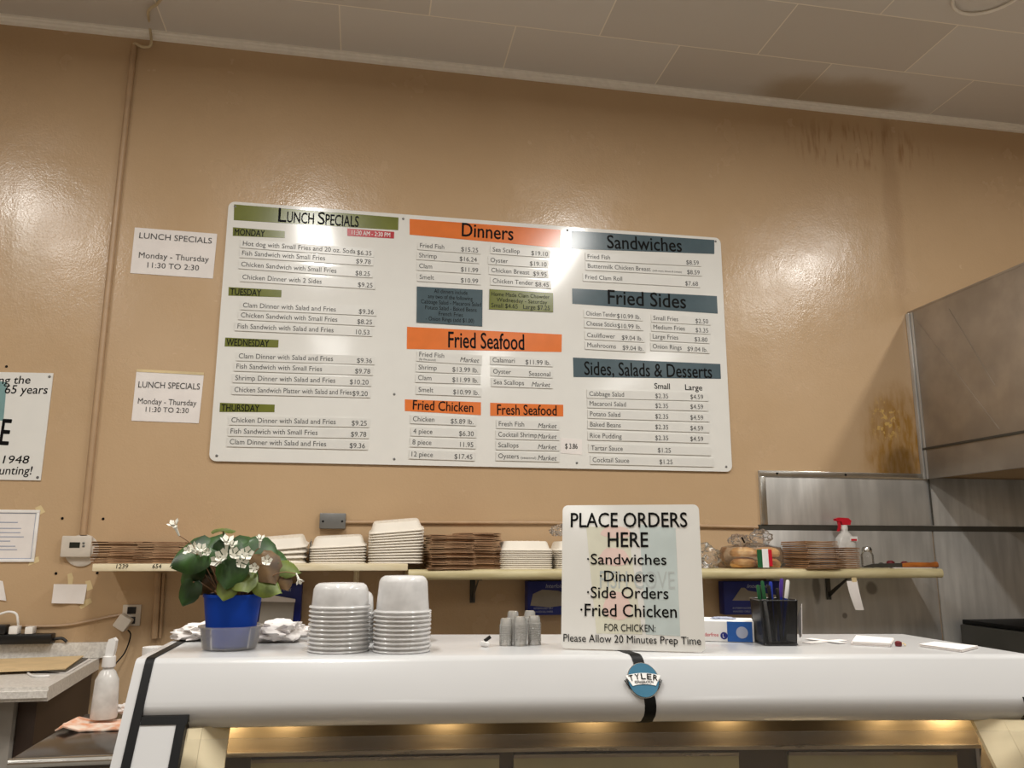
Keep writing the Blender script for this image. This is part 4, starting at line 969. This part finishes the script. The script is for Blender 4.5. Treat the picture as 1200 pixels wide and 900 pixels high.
# plant
p = unz(272, 765.5, CT); pc = V((p.x-.016, p.y+.075, CT))
b = BM(); lathe(b, [(0, .001), (.052, .001), (.055, .004), (.0615, .043), (.066, .045), (.066, .048), (.0597, .048), (.053, .0035), (0, .0035)], pc, 40); single('clear_saucer', b, M['saucer'], 'shallow clear plastic tub used as saucer under the blue pot', 'saucer')
pl = empty('potted_plant', 'leafy potted plant with white flowers in a bright blue pot', 'plant', pc+V((0, 0, .004)))
b = BM(); lathe(b, [(0, .0045), (.042, .0045), (.046, .008), (.0585, .106), (.0605, .106), (.0605, .112), (.055, .112), (.054, .098), (0, .097)], pc, 40); part('pot', b, M['pot'], pl)
b = BM(); lathe(b, [(.0535, .099), (.03, .104), (0, .106)], pc, 24); part('soil', b, M['soil'], pl)
def leaf(c, size, face, up, mt, fold_=.25, asp=1.0):
    """broad lobed leaf: face = direction its upper side looks, up = stalk-to-tip direction"""
    face = V(face).normalized(); up = V(up); up = (up-face*up.dot(face)).normalized(); side = up.cross(face)
    out = [(0, -.42), (.18, -.52), (.38, -.42), (.5, -.15), (.46, .12), (.34, .30), (.18, .42), (0, .56)]
    b = BM(); ctr = [b.verts.new(V(c)+up*(y*size)+face*(.02*size)) for y in (-.40, -.1, .2, .5)]
    for sg in (-1, 1):
        ed = [b.verts.new(V(c)+side*(sg*x*size*asp)+up*(y*size)-face*(fold_*abs(x)**1.5*size + .05*size*math.sin(7*y+sg))) for x, y in out]
        mid = [b.verts.new(V(c)+side*(sg*x*.55*size*asp)+up*(y*.85*size)+face*(.03*size)) for x, y in out[1:7]]
        b.faces.new((ctr[0], ed[0], ed[1], mid[0]) if sg > 0 else (ctr[0], mid[0], ed[1], ed[0]))
        for i in range(5): b.faces.new((ed[i+1], ed[i+2], mid[i+1], mid[i]))
        b.faces.new((ed[6], ed[7], ctr[3], mid[5]))
        ml = [(0, 0), (0, 1), (1, 2), (1, 3), (2, 4), (2, 5)]
        for i in range(5):
            ca, cb = ctr[ml[i][0]], ctr[ml[i+1][0]]
            if ca is cb: b.faces.new((ca, mid[i], mid[i+1]))
            else: b.faces.new((ca, mid[i], mid[i+1], cb))
        b.faces.new((ctr[2], mid[5], ctr[3]))
    bmesh.ops.recalc_face_normals(b, faces=b.faces[:])
    bmesh.ops.solidify(b, geom=b.faces[:], thickness=.0006)
    return b
LV = [(226, 651, 52, -.03, (-.3, -1, .55), (-.8, 0, -.5), 'leaf', 1), (224, 674, 36, .0, (-.5, -1, .2), (-.5, -.2, -1), 'leaf', 1), (221.5, 694, 32, -.02, (-.2, -1, .2), (-.3, 0, -1), 'leaf', .9),
      (262, 621.5, 30, .0, (0, -.15, 1), (.2, -1, 0), 'leafy', 1), (250, 640, 44, .02, (-.1, -1, .9), (0, -.4, .5), 'leaf', 1.1), (268, 648, 40, .0, (.1, -1, .4), (.3, -.1, -1), 'leaf', 1), (288, 642, 46, .03, (.2, -1, 1), (.5, -.3, .4), 'leaf', 1.1),
      (306, 647, 50, .0, (.3, -1, .7), (.9, -.3, -.4), 'leaf', 1), (271, 669, 42, -.05, (-.1, -1, .3), (-.2, -.3, -1), 'leaf', 1), (292, 668, 36, -.03, (.1, -1, .4), (.2, -.2, -1), 'leaf', 1), (313, 665, 44, -.02, (.4, -1, .4), (.6, -.2, -1), 'leafb', 1),
      (266, 690, 28, -.05, (-.1, -1, .4), (-.2, -.3, -1), 'leafy', 1), (286, 681, 32, -.05, (.1, -1, .7), (.3, -.5, -.5), 'leafy', 1.1), (312, 686, 40, -.03, (.2, -1, .6), (.9, -.3, -.3), 'leafy', .8), (328, 671, 26, .0, (.3, -1, .5), (.8, 0, -.5), 'leafb', 1),
      (337, 666, 34, .0, (.3, -1, .9), (1, -.1, -.3), 'leafy', .8), (334, 683, 20, -.01, (.2, -1, .3), (.4, 0, -1), 'leafb', 1), (242, 684, 30, .02, (-.3, -1, .4), (-.5, 0, -1), 'leafb', 1), (240, 660, 34, .03, (-.2, -1, .4), (-.3, 0, -1), 'leaf', 1), (300, 657, 36, .04, (.1, -1, .5), (.2, 0, -1), 'leaf', 1),
      (256, 660, 34, .04, (-.1, -1, .4), (-.2, 0, -1), 'leaf', 1), (325, 655, 32, .03, (.4, -.8, .7), (.9, 0, -.2), 'leaf', 1), (281, 657, 34, .05, (0, -1, .3), (.1, 0, -1), 'leaf', 1)]
Yp = pc.y-.01; S = 1.85/FPX
topz = pc.z+.102
stems = BM()
for px, py, sz, dy, fc_, up_, mt, asp in LV:
    sz *= .86
    c = un(px, py, Yp+dy); part('leaf', leaf(c, sz*S, fc_, up_, M[mt], .25, asp), M[mt], pl, 60)
    base = V((pc.x+(c.x-pc.x)*.22, pc.y+(c.y-pc.y)*.2, topz)); u_ = V(up_).normalized(); end = c-u_*sz*S*.40
    if end.z < topz: mid_ = V(((base.x+end.x)/2, (base.y+end.y)/2-.01, topz+.045))
    else: mid_ = base.lerp(end, .55)+V(((c.x-pc.x)*.12, 0, .012))
    b = BM(); tube(b, spline([base, mid_, end], 5), .0016, 6); part('stem', b, M['stem'], pl)
def flower(c, d, s):
    d = V(d).normalized(); b = BM(); a0 = d.orthogonal().normalized(); a1 = d.cross(a0)
    tube(b, [V(c)-d*s*.9, V(c)-d*s*.2, V(c)], [s*.08, s*.12, s*.2], 8)
    for k in range(5):
        t = 2*PI*k/5; o = a0*math.cos(t)+a1*math.sin(t); q_ = o.cross(d)
        v = [V(c)+o*s*.08, V(c)+o*s*.36+q_*s*.22+d*s*.34, V(c)+o*s*.52+d*s*.5, V(c)+o*s*.36-q_*s*.22+d*s*.34]
        vs = [b.verts.new(x) for x in v]; b.faces.new(vs)
    return b
for px, py, s, d in ((205, 617, 13, (-.4, -.6, 1)), (229, 645, 14, (-.6, -.6, .5)), (235.5, 645, 12, (.1, -.8, .8)), (266, 637, 15, (.1, -.5, 1)), (272, 640, 11, (.3, -.6, 1)), (262, 653, 15, (-.3, -1, .4)), (256, 658, 13, (-.5, -1, .2)), (274, 651, 14, (.4, -1, .5)), (288, 650, 15, (.3, -1, .3)), (282, 659, 14, (.4, -1, .1)), (312, 658, 12, (.2, -1, .3)), (298, 666, 11, (0, -1, .1)), (305, 633, 10, (.1, -.5, 1)), (222, 646, 10, (-.6, -.8, .3)), (350, 679, 9, (.4, -.5, -.8)), (243, 648, 9, (0, -1, .3))):
    c = un(px, py, Yp-.05); part('flower', flower(c, d, s*S), M['petal'], pl, 0)
    base = V((pc.x+(c.x-pc.x)*.18, pc.y-.01, topz)); e_ = c-V(d).normalized()*s*S*.85
    b = BM(); tube(b, spline([base, base.lerp(e_, .6)+V((0, .0, .02)), e_], 5), .0011, 6); part('flower_stalk', b, M['stem'], pl)

# glove box
p = unz(862, 752.5, CT); gl = empty('glove_box', 'white disposable glove box with blue print behind the order sign', 'box', (p.x-.005, p.y+.05, CT), math.radians(-24))
b = BM(); box(b, (0, 0, .0235), (.134, .10, .046), None, .0015, 1); part('carton', b, M['white'], gl, local=True)
b = BM(); box(b, (.035, -.0505, .0235), (.055, .001, .044)); part('blue_print', b, M['cyan'], gl, 0, local=True)
b = BM(); prism(b, [V((.02+.013*math.cos(2*PI*k/20), -.0515, .022+.013*math.sin(2*PI*k/20)))+V((.02, 0, 0)) for k in range(20)], (0, .0005, 0)); part('picture_print', b, M['pale'], gl, 0, local=True)
b = BM(); prism(b, [V((-.0+.008*math.cos(2*PI*k/20), -.0512, .014+.008*math.sin(2*PI*k/20))) for k in range(20)], (0, .0007, 0)); part('size_mark', b, M['bluebox'], gl, 0, local=True)
T = BM(); add_text(T, 'L', V((-.0028, -.0513, .010)), X, Z, .008, width=.004)
me = bpy.data.meshes.new('lettering'); T.to_mesh(me); T.free(); me.materials.append(M['white']); o = bpy.data.objects.new('lettering', me); C.objects.link(o); o.parent = gl
T = BM(); add_text(T, 'powderfree', V((-.062, -.0508, .012)), X, Z, .008, width=.05)
me = bpy.data.meshes.new('lettering'); T.to_mesh(me); T.free(); me.materials.append(M['redp']); o = bpy.data.objects.new('lettering', me); C.objects.link(o); o.parent = gl
b = crumple((.0, .0, .0482), (.03, .018, .004), 3.1, .3, 6, 3, False); part('glove_tip', b, M['pale'], gl, local=True)

# pencil cup
p = unz(921, 757.5, CT); pcx = V((p.x, p.y+.045, CT)); pen = empty('pencil_cup', 'black mesh pencil cup full of pens on the case', 'pencil cup', pcx, math.radians(-9))
def mesh_mat():
    k = N('black_wire_mesh'); tc = k.coord((1, 1, 1)); ck = k.n('ShaderNodeTexChecker'); ck.inputs['Scale'].default_value = 900; k.l(tc, ck.inputs['Vector'])
    k.b.inputs['Base Color'].default_value = lin((12, 12, 12)); k.b.inputs['Roughness'].default_value = .35; k.b.inputs['Metallic'].default_value = .3
    tr = k.n('ShaderNodeBsdfTransparent'); mx = k.n('ShaderNodeMixShader'); k.l(k.rng(ck.outputs['Fac'], 0, 1, .0, .38), mx.inputs[0]); k.l(k.b.outputs[0], mx.inputs[1]); k.l(tr.outputs[0], mx.inputs[2]); k.l(mx.outputs[0], k.out.inputs[0]); return k.m
b = BM(); h_ = .097
loft(b, [[q_+V((0, 0, z)) for q_ in sq_ring(w_, w_, 0, 9, 32)] for z, w_ in ((.001, .036), (.004, .0375), (h_, .0415))], True, False)
for f_ in list(b.faces): pass
part('basket', b, mesh_mat(), pen, 30, local=True)
b = BM()
for z, w_ in ((h_, .042), (.003, .038)):
    rg = [q_+V((0, 0, z)) for q_ in sq_ring(w_, w_, 0, 9, 32)]; tube(b, rg+[rg[0]], .0016, 6)
for sx in (-1, 1):
    for sy in (-1, 1): tube(b, [(sx*.0345, sy*.0345, .003), (sx*.0395, sy*.0395, h_)], .0013, 6)
part('rim', b, M['blackp'], pen, local=True)
pens = [((-.018, -.02), (-.03, -.022), .138, 'white', 'green'), ((-.006, -.01), (-.012, -.012), .128, 'blackp', 'blackp'), ((.0, .012), (.0, .01), .135, 'bluepen', 'bluepen'), ((.008, -.018), (.004, -.02), .122, 'steamdark', 'blackp'), ((.012, .015), (.026, .01), .142, 'bluepen', 'purple'),
        ((.01, -.01), (.03, -.018), .140, 'bluepen', 'white'), ((.02, .0), (.036, -.004), .132, 'boxgrey', 'boxgrey'), ((-.012, .02), (-.02, .024), .125, 'steamdark', 'blackp'), ((.018, .02), (.03, .026), .136, 'purple', 'purple'), ((-.022, .004), (-.033, .0), .128, 'blackp', 'green')]
PL = ['white pen at left of the mesh cup', 'plain black pen toward left in the mesh cup', 'blue pen at middle rear of the mesh cup', 'dark grey marker at front middle of the mesh cup', 'blue pen with purple cap in the mesh cup', 'blue pen with white cap leaning right in the mesh cup', 'grey pen leaning furthest right in the mesh cup', 'dark pen at left rear of the mesh cup', 'purple pen at right rear of the mesh cup', 'black pen with green end at far left of the mesh cup']
Rz = Matrix.Rotation(math.radians(-9), 4, 'Z')
for i, (a_, t_, L_, m1, m2) in enumerate(pens):
    A = pcx+(Rz @ V((a_[0], a_[1], .006))); B = pcx+(Rz @ V((t_[0], t_[1], L_))); r = empty('pen', PL[i], 'pen', A, 0, 'pens in the mesh cup')
    b = BM(); tube(b, [A, A.lerp(B, .70)], .0038, 8); part('barrel', b, M[m1], r)
    b = BM(); tube(b, [A.lerp(B, .701), A.lerp(B, .97), B], [.0042, .0042, .0028], 8); part('cap', b, M[m2], r)
b = BM(); A = pcx+(Rz @ V((.047, -.034, .0)));
prism(b, [A+V((0, 0, .02)), A+V((.006, .02, .015)), A+V((.012, .04, .05)), A+V((.004, .0, .088)), A+V((-.001, -.01, .09))], (.0012, -.0004, 0)); single('note_slip', b, M['paper'], 'small white slip stuck to the right side of pencil cup', 'paper')

# slips and pads
def pad(corners, n, th, label, cat='paper pad', name='order_pad', jit=.002):
    q_ = [unz(px, py, CT) for px, py in corners]; b = BM()
    for i in range(n):
        d = V((random.uniform(-jit, jit), random.uniform(-jit, jit), 0)); prism(b, [p_+d+V((0, 0, .0006+i*th)) for p_ in q_], (0, 0, th*.8))
    return single(name, b, M['paper'], label, cat, smooth=0)
pad([(998, 756), (1043, 758.5), (1047, 752), (1003, 748.5)], 5, .0016, 'white paper pad lying at right of the pencil cup slips')
pad([(1078, 758), (1128, 765), (1147, 760), (1096, 755)], 4, .0014, 'flat stack of white slips near right end of case')
q_ = [unz(945, 753.5, CT), unz(988, 754, CT)]
for i, (a_, c_) in enumerate((((945, 754), (989, 750.5)), ((947, 749.5), (988, 754.5)))):
    A, B = unz(*a_, CT), unz(*c_, CT); d_ = (B-A).normalized(); s_ = V((-d_.y, d_.x, 0))*.012; b = BM(); zz = .0006+.0012*i
    prism(b, [A-s_+V((0, 0, zz)), B-s_+V((0, 0, zz)), B+s_+V((0, 0, zz)), A+s_+V((0, 0, zz))], (0, 0, .001)); single('paper_slip', b, M['paper'], ('lower white slip crossing beside pencil cup', 'upper white slip crossing beside pencil cup')[i], 'paper', smooth=0)
p = unz(1053, 757.5, CT); r = empty('small_stamp', 'tiny dark red knob with pale tail lying between the paper pads', 'knob', (p.x, p.y, CT))
b = BM(); lathe(b, [(0, 0), (.006, 0), (.0075, .004), (.007, .009), (.003, .011), (0, .010)], (p.x, p.y, CT+.0004), 16); part('knob', b, M['cranberry'], r)
b = BM(); tube(b, spline([(p.x+.008, p.y, CT+.003), (p.x+.014, p.y+.006, CT+.006), (p.x+.02, p.y+.004, CT+.003), (p.x+.014, p.y-.002, CT+.002)]), .0012, 6); part('band_loop', b, M['tape'], r)

# ================================================================ left counter and what stands on it
KZ = EYE-.447
xr_ = -.975; cy0, cy1 = 2.985, WY-.002
ct = empty('work_counter', 'grey laminate counter with backsplash at the left edge', 'counter', (-1.7, 3.35, 0))
def cpoly(dx=0): return [(-2.6, cy0), (xr_+.0, cy0), (xr_-.055, cy1), (-2.6, cy1)]
b = BM(); prism(b, [V((x, y, KZ-.045)) for x, y in cpoly()], (0, 0, .045)); bmesh.ops.bevel(b, geom=[e_ for e_ in b.edges if all(abs(v.co.y-cy0) < 1e-4 for v in e_.verts) and abs(e_.verts[0].co.z-e_.verts[1].co.z) < 1e-4], offset=.012, segments=4, affect='EDGES'); part('worktop', b, M['laminate'], ct)
bs_t = un(126, 752.5, WY-.02).z
b = BM(); box2(b, (-2.6, WY-.024, KZ+.0005), (un(126.5, 755, WY-.02).x, WY-.001, bs_t), .004); part('backsplash', b, M['laminate'], ct)
b = BM(); box2(b, (-2.6, cy0+.10, .08), (xr_-.13, cy1-.02, KZ-.046), .002); part('cabinet', b, M['cabwhite'], ct)
b = BM(); box2(b, (-2.58, cy0+.14, .0), (xr_-.16, cy1-.04, .0795)); part('kick_plate', b, M['dark'], ct)
b = BM(); box2(b, (xr_-.128, cy0+.13, .05), (xr_-.07, cy1-.03, KZ-.046), .002); part('end_board', b, M['darkwood'], ct)  # plain dark brown board below the worktop's right end
# papers on it
def flatq(pts, z, t): 
    b = BM(); q_ = [unz(px, py, z) for px, py in pts]; prism(b, [V((p_.x, min(p_.y, WY-.032+.0005*i), p_.z)) for i, p_ in enumerate(q_)], (0, 0, t)); return b
single('paper_sheet', flatq([(40, 786), (78, 790), (107, 773), (80, 771)], KZ+.0008, .004), M['paper'], 'white papers lying under the manila folder on counter', 'paper', smooth=0)
single('booklet', flatq([(38, 787), (77, 787.5), (103, 772), (70, 770)], KZ+.0062, .003), M['steamdark'], 'dark printed sheet peeking out under the manila folder', 'paper', smooth=0)
single('manila_folder', flatq([(-20, 788.5), (77, 784.5), (98, 769.5), (-20, 774)], KZ+.0105, .004), M['manila'], 'beige manila folder on top of papers on counter', 'folder', smooth=0)
b = BM(); p = unz(50, 791, KZ); tube(b, spline([unz(33, 789, KZ+.004), unz(40, 792.5, KZ+.004), unz(58, 792, KZ+.004)]), .004, 6); single('white_marker', b, M['white'], 'thin white marker lying at front of the manila folder', 'marker')
# power strip, plugs
Yq = WY-.055
A, B = un(-30, 753, Yq), un(60, 752.5, Yq); zt = bs_t+.0008
r = empty('power_strip', 'black power strip on the counter backsplash', 'power strip', ((A.x+B.x)/2, WY-.035, zt))
b = BM(); box2(b, (A.x, WY-.062, zt), (B.x, WY-.008, zt+.038), .005); part('housing', b, M['blackp'], r)
b = BM(); tube(b, spline([V((B.x, WY-.03, zt+.015)), V((B.x+.03, WY-.03, zt+.018)), V((B.x+.05, WY-.03, zt+.004))]), .006, 8); part('cord', b, M['blackp'], r)
for i, (xa_, xb_) in enumerate(((9.5, 21), (28.5, 39))):
    A, B = un(xa_, 745, Yq), un(xb_, 735, Yq); r = empty('charger_plug', ('white charger plug with a looping cord on the power strip', 'small white charger plug without cord on the power strip')[i], 'charger', ((A.x+B.x)/2, Yq, zt+.0385))
    b = BM(); box2(b, (A.x, WY-.058, zt+.0386), (B.x, WY-.015, zt+.0386+(B.x-A.x)*.95), .003); part('housing', b, M['white'], r)
    if i == 0:
        b = BM(); tube(b, spline([V((B.x-.005, WY-.04, zt+.07)), un(21, 728, WY-.05), un(19, 719.5, WY-.05), un(10, 717, WY-.05), un(-4, 721, WY-.05), un(-20, 728, WY-.05)]), .0045, 8); part('cord', b, M['white'], r)
b = BM(); A = un(-10, 744, Yq); box2(b, (A.x-.05, WY-.06, zt+.0386), (un(6, 744, Yq).x, WY-.012, zt+.075), .004); single('black_adapter', b, M['blackp'], 'black adapter block on the power strip at left edge', 'adapter')

# lower steel table with spray bottle
TZ = EYE-.52
st = empty('steel_table', 'low stainless steel table between the counter and the deli case', 'table', (-.5, 2.6, 0))
x0t, x1t, y0t, y1t = -.84, -.02, 2.36, 2.92
b = BM(); box2(b, (x0t, y0t, TZ-.035), (x1t, y1t, TZ), .008); part('tabletop', b, M['tabletop'], st)
b = BM(); tube(b, [(x0t, y0t-.004, TZ-.012), (x1t, y0t-.004, TZ-.012)], .012, 12); part('front_roll', b, M['chrome'], st)
b = BM(); box2(b, (-.70, y1t-.012, TZ+.0005), (x1t, y1t, TZ+.075), .003); part('back_lip', b, M['boxgrey'], st)
for xx in (x0t+.05, x1t-.05):
    for yy in (y0t+.06, y1t-.06):
        b = BM(); tube(b, [(xx, yy, 0), (xx, yy, TZ-.036)], .018, 12); part('leg', b, M['chrome'], st)
p = unz(117, 851, TZ); pp = V((p.x, p.y+.03, TZ))
b = BM(); q_ = unz(112, 855, TZ)
vs = []; n = 14
for j in range(n+1):
    for i in range(n+1):
        u_, v_ = i/n, j/n; vs.append(b.verts.new(V((q_.x-.10+.30*u_, q_.y-.03+.14*v_, TZ+.004+.010*abs(noise.noise(V((u_*5, v_*5, 1))))+.012*math.exp(-((u_-.08)/.08)**2)))))
for j in range(n):
    for i in range(n): b.faces.new((vs[j*(n+1)+i], vs[j*(n+1)+i+1], vs[(j+1)*(n+1)+i+1], vs[(j+1)*(n+1)+i]))
bmesh.ops.recalc_face_normals(b, faces=b.faces[:]); bmesh.ops.solidify(b, geom=b.faces[:], thickness=.004)
single('striped_cloth', b, M['towel'], 'folded white and orange cloth under the white spray bottle on steel table', 'cloth')
b = crumple((pp.x+.075, pp.y+.05, TZ+.018+.0135), (.06, .03, .02), 2.9, .4, 7); single('crumpled_napkin', b, M['paper'], 'crumpled white paper towel on the cloth right of the spray bottle', 'napkin')
r = empty('spray_bottle', 'white translucent spray bottle standing on striped cloth at lower left', 'spray bottle', pp+V((0, 0, .017)))
zb = TZ+.017
b = BM(); lathe(b, [(0, 0), (.036, 0), (.038, .004), (.037, .03), (.033, .11), (.029, .118), (.022, .133), (.0155, .139), (.0155, .146)], (pp.x, pp.y, zb), 28); part('bottle', b, M['milky'], r)
b = BM(); lathe(b, [(.019, .146), (.0195, .15), (.0185, .176), (.013, .178)], (pp.x, pp.y, zb), 20, True, True); part('collar', b, M['white'], r)
b = BM(); prism(b, [V((pp.x+a_, pp.y-.012, zb+z)) for a_, z in ((-.010, .178), (.013, .178), (.016, .20), (.017, .222), (.010, .230), (-.004, .226), (-.009, .205))], (0, .026, 0)); part('trigger_head', b, M['white'], r)
# white tube with open top behind the case corner
p = un(180.5, 758, 2.62); rr = .031; zb = TZ+.0005; h_ = p.z-zb
b = BM(); lathe(b, [(0, 0), (rr*.9, 0), (rr, h_), (rr*.86, h_), (rr*.8, h_-.03), (0, h_-.03)], (p.x, 2.62, zb), 28); single('paper_cup_stack', b, M['white'], 'white paper cylinder with open top standing behind the left case corner', 'cup')

# fryer behind the case at right
A = un(1137, 745, 3.62)
r = empty('fryer', 'grey cooking appliance with black top edge under the hood at right edge', 'appliance', (A.x+.5, 3.3, 0))
zt = un(1160, 739, 3.15).z
b = BM(); box2(b, (A.x-.02, 3.15, .10), (5.0, 3.66, zt-.022), .006); part('body', b, M['steamdark'], r)
b = BM(); box2(b, (A.x-.005, 3.13, zt-.0215), (5.0, 3.66, zt), .004); part('top_edge', b, M['dark'], r)
b = BM(); box2(b, (A.x+.05, 3.142, .3), (A.x+.055, 3.1495, zt-.03)); part('door_gap', b, M['boxgrey'], r)
for xx in (A.x+.05, 4.9):
    for yy in (3.2, 3.6):
        b = BM(); tube(b, [(xx, yy, 0), (xx, yy, .0995)], .02, 10); part('leg', b, M['chrome'], r)
